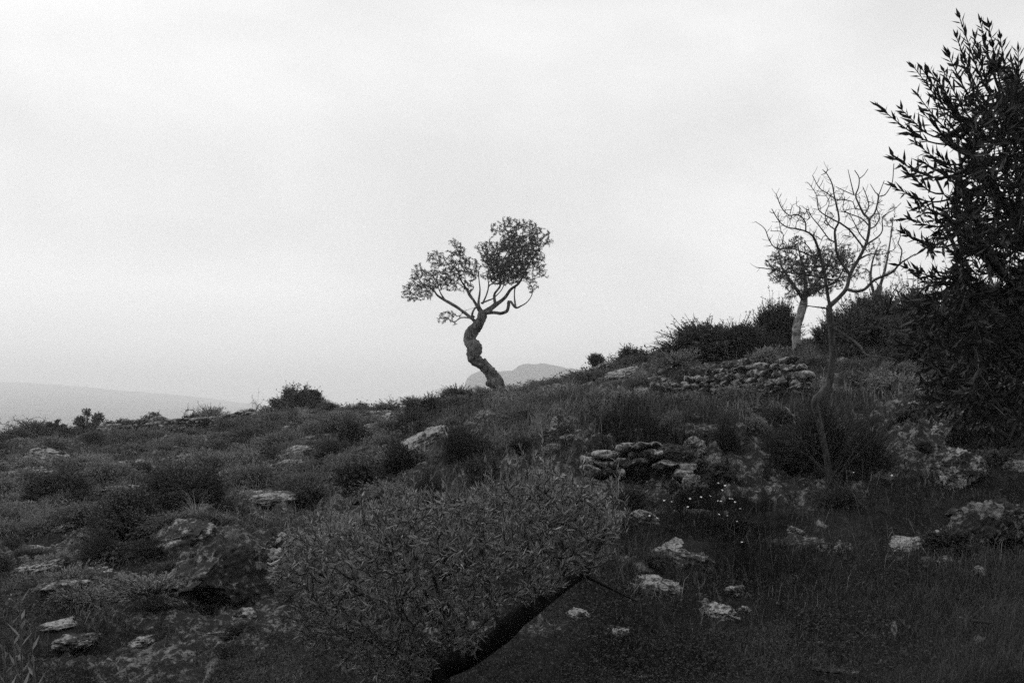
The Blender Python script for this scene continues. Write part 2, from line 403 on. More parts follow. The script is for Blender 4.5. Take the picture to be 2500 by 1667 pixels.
def far_slope():                                             # a broad misty mountainside across the valley
    us = np.linspace(-1100, 980, 140); ks = np.linspace(0, 1, 60); V = []
    for k in ks:
        d = 1000*(3200/1000)**k; row = []
        for u in us:
            f = np.clip((u + 1100)/2080, 0, 1); crest = 932 + 75*smooth01((f - .5)/.5); row.append(P(u, 1075 + (crest - 1075)*k**.9, d))
        V.append(row)
    V = np.array(V); V[..., 2] += 5*fbm(V.reshape(-1, 3)*.006, 4, 31).reshape(V.shape[:2])
    bk = V[-1].copy(); bk[:, 1] += 350; bk[:, 2] = -110; V = np.concatenate([V, bk[None]]); r, c = V.shape[:2]
    i = np.arange(r - 1)[:, None]*c + np.arange(c - 1)[None]
    tag(link('hill', make_mesh('hill', V.reshape(-1, 3), [np.stack([i, i+1, i+c+1, i+c], -1).reshape(-1, 4)], smooth=True), M['hill']), kind='structure')
far_slope()

# air: even mist over the whole valley
hz = bpy.data.meshes.new('haze')
x0, x1, y0, y1, z0, z1 = -5400, 5400, -400, 4200, -130, 118
hz.from_pydata([(x, y, z) for x in (x0, x1) for y in (y0, y1) for z in (z0, z1)], [], [(0,1,3,2),(4,6,7,5),(0,4,5,1),(2,3,7,6),(0,2,6,4),(1,5,7,3)])
hm = bpy.data.materials.new('haze'); hm.use_nodes = True; hn = hm.node_tree; hn.nodes.clear()
ho = hn.nodes.new('ShaderNodeOutputMaterial'); pv = hn.nodes.new('ShaderNodeVolumePrincipled')
pv.inputs['Color'].default_value = (.97, .97, .97, 1); pv.inputs['Density'].default_value = .0007; pv.inputs['Anisotropy'].default_value = .5
hn.links.new(pv.outputs[0], ho.inputs['Volume'])
tag(link('haze', hz, hm), 'pale even mist lying over the slope and the far hills', None, None, 'stuff')

# ------------------------------------------------------------------ rocks
def ico(sub):
    t = (1 + 5**.5)/2
    v = unit(np.array([(-1,t,0),(1,t,0),(-1,-t,0),(1,-t,0),(0,-1,t),(0,1,t),(0,-1,-t),(0,1,-t),(t,0,-1),(t,0,1),(-t,0,-1),(-t,0,1)], float))
    f = np.array([(0,11,5),(0,5,1),(0,1,7),(0,7,10),(0,10,11),(1,5,9),(5,11,4),(11,10,2),(10,7,6),(7,1,8),(3,9,4),(3,4,2),(3,2,6),(3,6,8),(3,8,9),(4,9,5),(2,4,11),(6,2,10),(8,6,7),(9,8,1)])
    for _ in range(sub):
        e = np.sort(np.concatenate([f[:, [0, 1]], f[:, [1, 2]], f[:, [2, 0]]]), 1)
        ue, inv = np.unique(e, axis=0, return_inverse=True); inv = inv.ravel()
        mid = unit(v[ue].mean(1)); m = len(f); k = len(v)
        a, b, c = inv[:m] + k, inv[m:2*m] + k, inv[2*m:] + k
        v = np.vstack([v, mid])
        f = np.concatenate([np.stack([f[:, 0], a, c], 1), np.stack([f[:, 1], b, a], 1), np.stack([f[:, 2], c, b], 1), np.stack([a, b, c], 1)])
    return v, f
ICO = {k: ico(k) for k in (1, 2, 3, 4, 5)}
def rock_mesh(name, seed, sub=4, blocky=.5, strata=.0, rough=.22, pit=.1):
    v, f = ICO[sub]; p = v.copy()
    r = np.random.default_rng(seed)
    q = np.sign(p)*np.abs(p)**(1 - .45*blocky); q /= np.abs(q).max(1, keepdims=True)**.4 + 1e-6   # towards a block
    p = p*(1 - blocky) + q*blocky*.9
    p = p*(1 + rough*fbm(v*1.4 + seed*3.1, 3, seed))[:, None]
    for _ in range(8):                                   # chop fracture faces
        nrm = unit(r.normal(size=3)); lim = r.uniform(.55, .9); dd = p @ nrm; p = p - np.outer(np.maximum(dd - lim, 0)*.93, nrm)
    p = p*(1 + pit*fbm(v*6 + seed, 4, seed + 2, .6))[:, None]
    if strata:
        z = p[:, 2]*5 + fbm(p*1.5 + seed, 2, seed + 5); k = 1 + strata*(np.abs((z % 1) - .5)*2 - .5) ; p[:, :2] *= k[:, None]
    p /= np.abs(p).max(0)
    return make_mesh(name, p, [f])
ROCK = [rock_mesh('rock', 11 + k, 4, .5, 0, .28, .13) for k in range(6)]
SLAB = [rock_mesh('ledge', 31 + k, 4, .7, .09, .3, .12) for k in range(5)]
STONE = [rock_mesh('stone', 51 + k, 2, .6, 0, .2, .08) for k in range(10)]
BIG = [rock_mesh('boulder', 71 + k, 5, .5, .04, .24, .10) for k in range(4)]
FOOT = []
def slope(x, y):
    h = height(np.array([x + .4, x - .4, x, x]), np.array([y, y, y + .4, y - .4]), False); return math.atan((h[0] - h[1])/.8), math.atan((h[2] - h[3])/.8)
def place_rock(u, v, w, h, label, kind='rock', mat='rock', group=None, thick=None, tilt=.12, name=None, cat='rock'):
    """rock whose base sits at pixel (u,v); w,h in photo pixels"""
    p, d = hit(u, v); s = d/FPX
    src = random.choice({'rock': ROCK, 'slab': SLAB, 'big': BIG}[kind])
    me = src.copy(); me.materials.clear(); me.materials.append(M[mat])
    o = bpy.data.objects.new(name or {'rock': 'rock', 'slab': 'rock_ledge', 'big': 'boulder'}[kind], me); COL.objects.link(o)
    sx = w*s*.5; sz = h*s*.62; sy = thick if thick else sx*random.uniform(.6, .9)
    o.scale = (sx, sy, sz); o.location = (p[0], p[1] + sy*.35, p[2] + sz*(.12 if kind == 'slab' else .28))
    gx, gy = slope(*o.location[:2]); o.rotation_euler = (gy*.85 + random.uniform(-tilt, tilt)*.7, -gx*.85 + random.uniform(-tilt, tilt)*.7, random.uniform(-.3, .3))
    FOOT.append((o.location[0], o.location[1], sx*.85, sy*.8)); tag(o, label, cat, group); return o

# ------------------------------------------------------------------ branching graph
class Graph:
    def __init__(s, cap=60000):
        s.pos = np.zeros((cap, 3)); s.dir = np.zeros((cap, 3)); s.par = np.full(cap, -1); s.fix = np.zeros(cap); s.n = 0; s.paths = []
    def node(s, p, par, r=0.):
        i = s.n; s.pos[i] = p; s.par[i] = par; s.fix[i] = r
        s.dir[i] = unit(np.asarray(p) - s.pos[par]) if par >= 0 else (0, 0, 1); s.n += 1; return i
    def path(s, pts, par=-1, step=.08, record=False):
        c = catmull(pts, step); ids = []
        if par == 'near':
            par = int(np.argmin(((s.pos[:s.n] - c[0, :3])**2).sum(1))); c = c[1:]
        for q in c: par = s.node(q[:3], par, q[3] if len(q) > 3 else 0); ids.append(par)
        if record: s.paths.append(ids)
        return ids
    def grow(s, targets, step=.07, bend=.35, jit=.012, lift=0., root=None, lo=0):
        c = s.pos[lo:s.n].mean(0) if root is None else root
        order = np.argsort(((targets - c)**2).sum(1))
        for k in order:
            t = targets[k]; dv = t - s.pos[lo:s.n]; ds = np.linalg.norm(dv, axis=1) + 1e-6
            cs = (dv*s.dir[lo:s.n]).sum(1)/ds
            j = lo + int(np.argmin(ds*(1 + .35*(1 - cs)))); p0 = s.pos[j]; D = np.linalg.norm(t - p0)
            if D < .02: continue
            ctl = p0 + s.dir[j]*D*bend + (t - p0)*.25 + np.array([0, 0, -lift*D])
            m = max(2, int(D/step)); tt = (np.arange(1, m + 1)/m)[:, None]
            q = (1 - tt)**2*p0 + 2*tt*(1 - tt)*ctl + tt*tt*t
            q[:-1] += rng.normal(size=(m - 1, 3))*jit
            par = j; ids = [j]
            for x in q: par = s.node(x, par); ids.append(par)
            s.paths.append(ids)
    def radii(s, tip=.0015, e=2.75):
        r = np.zeros(s.n); acc = np.zeros(s.n)
        for i in range(s.n - 1, -1, -1):
            r[i] = max(acc[i]**(1/e) if acc[i] > 0 else 0, tip, s.fix[i])
            if s.par[i] >= 0: acc[s.par[i]] += min(r[i], .04)**e
        s.r = r; return r
    def mesh(s, name, skip=0, cap=1.5):
        mb = MB(); i = np.arange(max(skip, 1), s.n); i = i[s.par[i] >= 0]
        r1 = s.r[i]; r0 = np.minimum(s.r[s.par[i]], r1*cap)
        for lo, hi, sd in ((0, .006, 3), (.006, .02, 5), (.02, 9, 8)):
            k = (r1 >= lo) & (r1 < hi); add_edges(mb, s.pos[s.par[i[k]]], s.pos[i[k]], r0[k], r1[k], sd)
        return mb.mesh(name, smooth=True)
def leaves_along(g, Lf, spacing, ln, wd, ang=42, jit=.25, updir=.15, paths=None, lo=0, whorl=2):
    B, D, Nn, LL, WW = [], [], [], [], []
    for ids in (paths if paths is not None else g.paths):
        p = g.pos[ids]; seg = np.linalg.norm(np.diff(p, axis=0), axis=1); cum = np.concatenate([[0], np.cumsum(seg)]); T = cum[-1]
        s = np.arange(max(0, T - Lf*rng.uniform(.7, 1.3)), T + 1e-4, spacing)
        if len(s) == 0: continue
        q = np.stack([np.interp(s, cum, p[:, k]) for k in range(3)], 1); q2 = np.stack([np.interp(np.minimum(s + .01, T + .01), np.append(cum, T + .01), np.append(p[:, k], p[-1, k] + (p[-1, k] - p[-2, k])/max(seg[-1], 1e-6)*.01)) for k in range(3)], 1)
        t, sd, nn = frame(q2 - q); m = len(s); ph = rng.uniform(0, 6.28)
        taper = np.clip(1.15 - .45*(s - s[0])/max(T - s[0], 1e-6), .5, 1.1)
        for w in range(whorl):
            an = ph + np.arange(m)*1.571 + w*2*math.pi/whorl + rng.normal(size=m)*.3
            pr = np.cos(an)[:, None]*sd + np.sin(an)[:, None]*nn
            aa = np.radians(ang + rng.normal(size=m)*12)[:, None]
            d = t*np.cos(aa) + pr*np.sin(aa) + rng.normal(size=(m, 3))*jit*.4 + np.array([0, 0, updir])
            B.append(q); D.append(d); Nn.append(t - pr*.6 + rng.normal(size=(m, 3))*.35)
            LL.append(ln*taper*rng.uniform(.55, 1.3, m)); WW.append(wd*rng.uniform(.75, 1.2, m))
        B.append(q[-1:]); D.append(t[-1:]); Nn.append(nn[-1:]); LL.append([ln*.8]); WW.append([wd*.8])
    return [np.concatenate(x) for x in (B, D, Nn, LL, WW)]
def in_ellipsoids(E, dens, gap=None):
    """E rows: centre xyz, radii xyz -> random points, more of them near the skin"""
    out = []
    for c in E:
        vol = c[3]*c[4]*c[5]*4.19; k = max(3, int(dens*vol))
        d = unit(rng.normal(size=(k, 3))); r = rng.uniform(.1, 1, k)**(1/2.2)
        out.append(np.array(c[:3]) + d*r[:, None]*np.array(c[3:]))
    T = np.concatenate(out); T = T[rng.permutation(len(T))]
    if gap:                                               # keep the points a little apart, so that overlapping clumps do not clot
        cell = {}; keep = []
        for i, q in enumerate(np.floor(T/gap).astype(int)):
            q = tuple(q)
            if q in cell: continue
            cell[q] = 1; keep.append(i)
        T = T[keep]
    return T
def in_poly(u, v, poly):
    x = np.asarray(u); y = np.asarray(v); ins = np.zeros(x.shape, bool); n = len(poly)
    for i in range(n):
        (xa, ya), (xb, yb) = poly[i], poly[(i+1) % n]
        c = ((ya > y) != (yb > y)) & (x < (xb - xa)*(y - ya)/((yb - ya) or 1e-9) + xa); ins ^= c
    return ins
def to_local(o, *arrs):
    return [a - np.array(o.location) for a in arrs]

# ------------------------------------------------------------------ the twisted olive on the ridge
def zc(pts, ox, oy, k, d, base_off=0., end_off=0.):
    """traced points (x,y,half width) of an enlarged view -> world rows x,y,z,r at distance d"""
    o = []
    m = len(pts)
    for i, q in enumerate(pts):
        f = i/max(1, m - 1); dd = d + base_off + (end_off - base_off)*f
        o.append(list(P(ox + q[0]*k, oy + q[1]*k, dd)) + [(q[2] if len(q) > 2 else 4)*k*d/FPX])
    return np.array(o)
def build_olive_ridge():
    b, d = hit(1230, 987); K = 450/1283; z = lambda pts, a=0, e=0: zc(pts, 950, 500, K, d, a, e)
    t = thing('olive_tree', b, 'lone gnarled olive tree with twisted leaning trunk on the ridge', 'tree')
    off = np.append(b, 0)
    trunk = z([(800,1450,62),(792,1400,50),(768,1310,42),(738,1240,46),(700,1170,40),(645,1110,40),(592,1062,44),(590,1000,48),(563,945,37),(572,885,37),(618,832,33),(640,785,29),(650,745,28)])
    trunk[:, 1] += np.array([0,0,.02,.06,.05,0,-.06,-.05,.05,.08,.02,0,0])
    mb = MB(); add_tube(mb, trunk - off, 34, .27, 3, 9, .014, 2.6)
    add_tube(mb, z([(690,1262,18),(700,1245,30),(740,1238,40),(775,1245,28),(790,1240,16)], -.12, -.08) - off, 12, .25, 8, 8, .02)       # burl ring
    add_tube(mb, z([(552,1090,10),(572,1075,22),(600,1050,26),(628,1010,20)], -.14, -.12) - off, 10, .25, 9, 9, .02)
    add_tube(mb, z([(655,1075,14),(715,1150,22),(765,1210,22),(790,1260,16),(800,1330,12),(815,1390,12)], -.08, -.1) - off, 10, .2, 10, 6, .02)  # rope-like strand
    link('trunk', mb.mesh('trunk', True), M['bark'], t)
    limbs = [  # points, depth at start and end
     ([(615,840,20),(580,795,15),(520,740,13),(455,698,13),(390,665,12),(335,630,9),(308,595,7),(250,555,5)], 0, -.25),
     ([(590,800,9),(560,780,7),(500,788,5),(450,805,4),(405,790,3)], 0, -.2),
     ([(590,785,12),(580,770,9),(590,740,8),(600,715,8)], 0, .05),
     ([(645,750,26),(615,700,14),(580,650,11),(540,590,9),(500,520,6),(470,440,4)], 0, .35),
     ([(640,745,22),(628,690,12),(635,600,7),(632,540,5),(620,460,4)], 0, -.15),
     ([(650,760,30),(690,735,26),(740,690,20),(800,650,15),(850,590,12),(900,540,10),(950,460,7),(990,380,5)], 0, .3),
     ([(740,695,15),(735,630,11),(770,560,9),(768,470,6),(800,380,5),(850,280,4)], 0, -.3),
     ([(660,745,24),(740,750,16),(780,757,16),(820,737,15),(828,700,13),(836,668,12),(856,672,11),(880,712,9),(920,705,6),(960,680,5),(990,630,4),(1000,580,3)], 0, -.15),
     ([(880,712,8),(872,640,6),(880,580,5),(905,530,4)], -.1, .1),
     ([(650,690,8),(680,620,6),(700,560,5),(695,470,4),(720,370,3)], 0, .25),
     ([(640,685,8),(690,668,7),(725,655,6),(770,600,5),(800,560,4)], -.1, -.3),
     ([(390,665,7),(360,620,5),(345,570,4),(330,500,3)], -.15, .1),
     ([(540,590,6),(560,640,6),(600,680,7)], .2, .05),
    ]
    g = Graph()
    g.path(trunk, -1, .06)
    for pts, a, e in limbs:
        w = z(pts, a, e); w[:, 3] *= .78; w[1:-1, :3] += rng.normal(size=(len(w) - 2, 3))*.012; mb = MB(); add_tube(mb, w - off, 9, .2, len(pts)*7, 8, .03); link('limb', mb.mesh('limb', True), M['bark'], t)
        g.path(w, 'near', .05)
    n0 = g.n
    clumps = [(150,610,68,72,-.3),(225,520,85,80,-.2),(200,445,42,45,-.2),(330,380,75,65,0),(330,515,100,75,-.1),(240,610,80,60,-.3),(455,300,62,68,.1),(470,440,100,95,.2),(530,565,65,45,.1),(580,440,55,90,.3),(420,560,70,50,.1),(490,350,80,60,-.2),
     (700,320,85,80,.1),(690,430,90,105,-.2),(745,165,52,50,.2),(850,160,90,75,.1),(950,190,100,90,-.1),(1050,225,78,78,.2),(880,330,150,115,0),(840,460,150,95,-.3),(770,520,85,45,.1),(1010,360,75,80,.2),(985,500,50,50,.1),(1065,480,48,38,.2),(1000,575,45,45,-.1),(630,300,38,40,.1),(870,270,110,90,.4),(960,300,100,90,-.4),(800,110,22,40,.1),(1110,265,40,35,.2),(880,430,120,90,.35),(780,400,120,100,.4),(930,250,60,60,.0),(1040,420,60,50,-.2),
     (400,770,62,40,-.2),(370,800,45,28,-.2),(450,815,25,25,-.2),(490,775,20,16,-.1)]
    E = []
    for x, y, rx, ry, dz in clumps:
        c = P(950 + x*K, 500 + y*K, d + dz); s = K*d/FPX; E.append((*c, rx*s, max(.08, (rx + ry)*.5*s*1.1), ry*s))
    T = in_ellipsoids(E, 4200, .078)
    gaps = [(650,455,38),(798,345,24),(915,190,22),(1000,460,26),(460,375,22),(960,250,18),(560,330,40),(420,300,30),(610,560,30)]
    keep = np.ones(len(T), bool)
    uu = (T[:, 0]/T[:, 1]*FPX + 1250 - 950)/K
    e_ = T[:, 2]/T[:, 1]; vv = (833.5 - FPX*(e_*CP - SP)/(CP + e_*SP) - 500)/K
    for x, y, r in gaps: keep &= (uu - x)**2 + (vv - y)**2 > (r*rng.uniform(.55, 1.5, len(uu)))**2
    g.grow(T[keep], .05, .35, .008, lo=n0//3)
    g.radii(.0013)
    g.pos = g.pos - b
    tag(link('twigs', g.mesh('twigs', n0), M['twig'], t), kind='stuff')
    B, D, Nn, Ll, Ww = leaves_along(g, .22, .0135, .052, .0115, 42, .5, .10)
    mb = MB(); add_leaves(mb, B, D, Nn, Ll, Ww, rng.uniform(0, 1, len(B)))
    tag(link('foliage', mb.mesh('foliage'), M['olive'], t), kind='stuff')
    print('ridge olive leaves', len(B), 'dist', d)
build_olive_ridge()

# ------------------------------------------------------------------ olive with a pale trunk on the upper terrace
def build_olive_terrace():
    b, d = hit(1955, 882); K = 650/2038; z = lambda pts, a=0, e=0: zc(pts, 1600, 400, K, d, a, e)
    t = thing('olive_tree', b, 'olive tree with pale flaking trunk behind the leafless tree', 'tree'); off = np.append(b, 0)
    trunk = z([(1120,1545,44),(1112,1495,38),(1085,1380,33),(1082,1270,31),(1108,1170,30),(1135,1080,27),(1145,1000,22)])
    mb = MB(); add_tube(mb, trunk - off, 24, .2, 13, 8, .02, 1.5); link('trunk', mb.mesh('trunk', True), M['bark_pale'], t)
    g = Graph(); g.path(trunk, -1, .06)
    for pts, a, e in [([(1140,1050,18),(1080,960,12),(1010,860,9),(950,760,6)],0,-.3), ([(1145,1000,18),(1150,900,12),(1120,760,8),(1090,620,5)],0,.2), ([(1145,1010,18),(1220,920,13),(1300,820,9),(1340,730,6)],0,-.2), ([(1145,1020,14),(1250,960,10),(1380,900,8),(1450,790,5)],0,.3)]:
        w = z(pts, a, e); mb = MB(); add_tube(mb, w - off, 9, .14, 5, 8, .04); link('limb', mb.mesh('limb', True), M['bark'], t); g.path(w, 'near', .06)
    n0 = g.n; E = []
    for x, y, rx, ry, dz in [(905,760,65,85,-.2),(985,690,95,90,.1),(1085,600,75,58,.2),(1050,840,140,110,-.1),(1190,790,140,140,.2),(1320,740,140,120,-.2),(1450,710,75,95,.2),(1350,880,120,95,.1),(1150,950,160,70,-.3),(1040,1005,70,40,-.2),(1250,960,120,60,.3),(940,850,90,70,.2),(1500,820,80,90,.0)]:
        c = P(1600 + x*K, 400 + y*K, d + dz); s = K*d/FPX; E.append((*c, rx*s, (rx + ry)*.5*s*1.2, ry*s))
    g.grow(in_ellipsoids(E, 3600, .072), .06, .35, .01, lo=n0//3); g.radii(.0013); g.pos = g.pos - b
    tag(link('twigs', g.mesh('twigs', n0), M['twig'], t), kind='stuff')
    B, D, Nn, Ll, Ww = leaves_along(g, .21, .016, .052, .012, 40, .3, .1)
    mb = MB(); add_leaves(mb, B, D, Nn, Ll, Ww, rng.uniform(0, 1, len(B))); tag(link('foliage', mb.mesh('foliage'), M['olive'], t), kind='stuff')
    # another olive behind and to the right, mostly hidden
    b, d = hit(2120, 868); t = thing('olive_tree', b, 'thin olive crown showing through the right side of the leafless tree', 'tree'); off = np.append(b, 0)
    z = lambda pts, a=0, e=0: zc(pts, 1600, 400, K, d, a, e)
    trunk = z([(1640,1480,36),(1660,1350,30),(1640,1200,28),(1680,1060,24),(1720,930,18)])
    mb = MB(); add_tube(mb, trunk - off, 14, .2, 23, 6, .04); link('trunk', mb.mesh('trunk', True), M['bark_pale'], t)
    g = Graph(); g.path(trunk, -1, .06)
    for pts in ([(1690,1040,14),(1650,900,10),(1660,760,7),(1700,640,4)], [(1715,950,14),(1760,800,9),(1790,640,6),(1820,420,4)]):
        w = z(pts, 0, random.uniform(-.3, .3)); mb = MB(); add_tube(mb, w - off, 8, .14, 5, 8, .04); link('limb', mb.mesh('limb', True), M['bark'], t); g.path(w, 'near', .06)
    n0 = g.n; E = []
    for x, y, rx, ry, dz in [(1690,640,85,80,0),(1760,720,80,80,.2),(1650,760,80,70,-.2),(1820,400,70,90,.1),(1790,480,50,60,0),(1600,860,90,70,.2),(1800,850,90,60,.3)]:
        c = P(1600 + x*K, 400 + y*K, d + dz); s = K*d/FPX; E.append((*c, rx*s, (rx + ry)*.5*s*1.2, ry*s))
    g.grow(in_ellipsoids(E, 700, .14), .06, .35, .01, lo=n0//3); g.radii(.0013); g.pos = g.pos - b
    tag(link('twigs', g.mesh('twigs', n0), M['twig'], t), kind='stuff')
    B, D, Nn, Ll, Ww = leaves_along(g, .22, .018, .052, .012, 40, .3, .1)
    mb = MB(); add_leaves(mb, B, D, Nn, Ll, Ww, rng.uniform(0, 1, len(B))); tag(link('foliage', mb.mesh('foliage'), M['olive'], t), kind='stuff')
build_olive_terrace()

# ------------------------------------------------------------------ leafless tree
def build_bare_tree():
    b, d = hit(2025, 1165); K = 650/2038
    za = lambda pts, a=0, e=0: zc(pts, 1850, 800, K, d, a, e); z = lambda pts, a=0, e=0: zc(pts, 1600, 400, K, d, a, e)
    t = thing('leafless_tree', b, 'leafless grey tree with crooked trunk and bare spiky branches', 'tree'); off = np.append(b, 0)
    trunk = np.vstack([za([(545,1180,30),(530,1000,26),(492,820,24),(455,650,25),(442,560,30),(488,512,33),(545,425,28),(566,300,25),(572,150,24)]), z([(1345,1250,22),(1330,1130,22),(1332,1085,21)])])
    mb = MB(); add_tube(mb, trunk - off, 14, .10, 33, 9, .025); link('trunk', mb.mesh('trunk', True), M['bark_grey'], t)
    g = Graph(); g.path(trunk, -1, .04)
    L_ = [
     ([(1332,1090,20),(1420,1020,17),(1462,950,16),(1490,850,14),(1560,730,13),(1612,620,12),(1637,500,11),(1630,430,10),(1598,390,9),(1552,300,7),(1520,240,6),(1552,180,5),(1560,110,4),(1525,50,3)],0,.1),
     ([(1560,115,4),(1600,90,3),(1628,40,2.5)],.1,.15), ([(1522,240,4),(1450,215,3.5),(1380,175,2.5)],.1,0), ([(1520,240,5),(1492,152,4),(1475,45,2.5)],.1,.2),
     ([(1632,430,8),(1682,365,7),(1706,250,6),(1680,220,4),(1645,155,2.5)],.1,.3), ([(1706,250,5),(1742,240,5),(1782,215,4),(1812,140,3.5),(1826,0,3)],.2,.4), ([(1706,250,4),(1752,130,2.5)],.2,.2),
     ([(1612,620,8),(1700,560,6),(1742,500,5),(1735,410,4),(1820,360,3),(1880,300,2.5)],.1,.4),
     ([(1490,850,12),(1410,710,11),(1376,600,10),(1386,510,9),(1412,450,8),(1392,370,7),(1370,262,6),(1347,170,5),(1332,110,4),(1302,72,3.5),(1280,45,2.5)],0,-.2),
     ([(1302,72,3),(1322,47,2.5)],-.2,-.2), ([(1302,75,3),(1270,85,2.2)],-.2,-.2),
     ([(1370,262,5),(1320,230,4),(1242,180,3.5),(1203,90,2.5)],-.15,-.3), ([(1370,270,4),(1412,265,3),(1436,230,2.5)],-.15,0),
     ([(1412,450,7),(1485,510,7),(1550,590,6),(1592,640,7)],0,.05), ([(1405,450,6),(1305,392,5),(1252,350,4),(1240,290,4),(1228,230,3),(1174,150,2.5)],-.1,-.3),
     ([(1332,1085,14),(1318,1000,12),(1285,800,11),(1252,680,10),(1202,560,9),(1152,522,7),(1080,500,6),(1000,482,5),(950,440,4),(890,345,2.8)],0,-.3),
     ([(1152,522,6),(1142,450,5),(1096,390,5),(1030,385,4.5),(966,330,4),(925,235,3)],-.2,-.5), ([(1096,390,4),(1112,340,3),(1080,320,2.2)],-.3,-.3), ([(1030,385,3),(1048,318,2.2)],-.3,-.3),
     ([(1360,890,9),(1150,845,6),(1000,822,5),(850,805,4),(775,793,2.5)],0,-.2), ([(1250,700,8),(1180,700,6),(1050,650,5),(935,655,4.5),(882,600,4),(832,490,3),(768,443,2.2)],-.1,-.4),
     ([(940,652,4),(972,600,3),(965,530,3),(890,515,2.2)],-.3,-.3), ([(965,535,3),(955,450,2.5),(938,370,2)],-.3,-.3),
     ([(1470,960,13),(1530,975,12),(1600,960,11),(1680,890,10),(1800,830,9),(1870,770,7),(1910,740,6),(1990,690,4)],0,-.5), ([(1870,770,6),(1890,660,5),(1850,610,4),(1880,560,3),(1875,450,2.5)],-.3,-.3),
     ([(1350,1245,13),(1450,1310,11),(1540,1370,10),(1580,1410,9),(1625,1462,7),(1720,1482,5),(1850,1490,4),(1960,1440,2.5)],0,-.7), ([(1450,1310,7),(1560,1260,5),(1700,1250,4),(1800,1290,3),(1900,1270,2)],-.1,-.5), ([(1625,1462,5),(1720,1440,4),(1830,1395,3),(1900,1330,2)],-.4,-.6),
     ([(1345,1240,8),(1420,1215,5),(1520,1150,4),(1640,1050,3.5),(1800,1000,3),(1870,910,2)],0,-.4), ([(1330,1110,8),(1240,1100,5),(1160,1090,3),(1090,1060,2)],0,-.3), ([(1376,600,6),(1320,560,5),(1260,480,4),(1190,400,3),(1165,320,2)],-.1,-.4),
     ([(1386,510,6),(1330,470,5),(1300,390,4),(1330,300,3),(1290,220,2)],-.1,.1), ([(1640,480,6),(1580,420,5),(1500,390,4),(1440,350,3),(1450,250,2)],.1,0), ([(1620,600,7),(1560,540,5),(1520,440,4),(1480,380,3),(1385,360,2)],.1,.3),
     ([(1560,730,8),(1640,700,6),(1740,690,4),(1830,640,3),(1810,560,2)],0,.4), ([(1637,500,6),(1690,470,5),(1720,400,4),(1700,330,3),(1740,280,2)],.1,.5),([(1600,390,6),(1630,330,5),(1625,250,4),(1590,180,3)],.1,.2),
    ]
    mbs = []
    for pts, a, e in L_:
        w = z(pts, a, e); w[1:-1, :3] += rng.normal(size=(len(w) - 2, 3))*.006
        mb = MB(); add_tube(mb, w - off, 7, .12, len(pts), 10, .025); link('limb', mb.mesh('limb', True), M['bark_grey'], t); g.path(w, 'near', .04)
    n0 = g.n
    # upper filling branchlets
    c = [(1120,420,150,120,-.3),(1320,330,130,170,0),(1500,330,150,170,.1),(1680,420,120,150,.3),(1250,620,200,130,-.2),(1520,620,160,140,.1),(1000,600,130,120,-.3),(1080,760,200,90,-.2),(1400,760,180,120,.2)]
    E = [(*P(1600 + x*K, 400 + y*K, d + dz), rx*K*d/FPX, .35, ry*K*d/FPX) for x, y, rx, ry, dz in c]
    T = in_ellipsoids(E, 380, .07); g.grow(T, .05, .6, .006, lift=.35, lo=n0//4)
    n1 = g.n; base = list(range(n0//3, n1))
    for i in rng.choice(base, 900):                         # short stiff spurs
        if g.par[i] < 0: continue
        dr = g.dir[i]; pr = unit(np.cross(dr, rng.normal(size=3))); q = unit(dr*.35 + pr*.9 + np.array([0, 0, .35]))
        l = rng.uniform(.02, .09); k = g.node(g.pos[i] + q*l*.6, i); g.node(g.pos[k] + unit(q + [0, 0, .3])*l*.5, k)
    g.radii(.0017); g.pos = g.pos - b
    tag(link('twigs', g.mesh('twigs', n0), M['bark_grey'], t), kind='stuff')
    # thin suckers round the foot
    g = Graph()
    for k in range(16):
        an = rng.uniform(-1.3, 1.3); ln = rng.uniform(.5, 1.1); d0 = np.array([math.sin(an)*.9, rng.uniform(-.5, .3), rng.uniform(.3, 1)])
        p0 = np.array([rng.normal()*.12, rng.normal()*.1, .02]); d0 = unit(d0)
        g.path(np.array([list(p0) + [.004], list(p0 + d0*ln*.5 + [0, 0, .05]) + [.003], list(p0 + d0*ln + np.array([0, 0, .1*ln]) + rng.normal(size=3)*.05) + [.0018]]), -1, .08)
    g.radii(.0018); tag(link('sucker_shoots', g.mesh('sucker_shoots'), M['bark_grey'], t), kind='stuff')
build_bare_tree()

# ------------------------------------------------------------------ leafy olives close by (separate leaves)
LEAF = MB(); add_leaves(LEAF, np.zeros((1, 3)), np.array([[0, 0, 1.]]), np.array([[0, 1., 0]]), [1.], [1.], np.array([.5]), True)
def leaf_parts(t, B, D, Nn, Ll, Ww, pick, mat, nm):
    me = {}
    s0 = float(np.median(Ww[pick]/Ll[pick]))
    for k in range(5):
        mb = MB(); add_leaves(mb, np.zeros((1, 3)), np.array([[0, 0, 1.]]), np.array([[0, 1., 0]]), [1.], [s0*(.8 + .1*k)], np.array([.1 + .2*k]), True)
        me[k] = mb.mesh('leaf'); me[k].materials.append(M[mat])
    for i in pick:
        d = unit(D[i]); s = unit(np.cross(d, Nn[i])); n = np.cross(s, d)
        o = bpy.data.objects.new('leaf', me[int(rng.integers(5))]); COL.objects.link(o); o.parent = t
        m = Matrix(((s[0], n[0], d[0], B[i][0]), (s[1], n[1], d[1], B[i][1]), (s[2], n[2], d[2], B[i][2]), (0, 0, 0, 1)))
        o.matrix_local = m @ Matrix.Diagonal((Ll[i], Ll[i], Ll[i], 1))
def proj(p):
    e_ = p[:, 2]/p[:, 1]; yc = (e_*CP - SP)/(CP + e_*SP); den = CP - yc*SP
    return p[:, 0]/p[:, 1]*den*FPX + 1250, 833.5 - FPX*yc
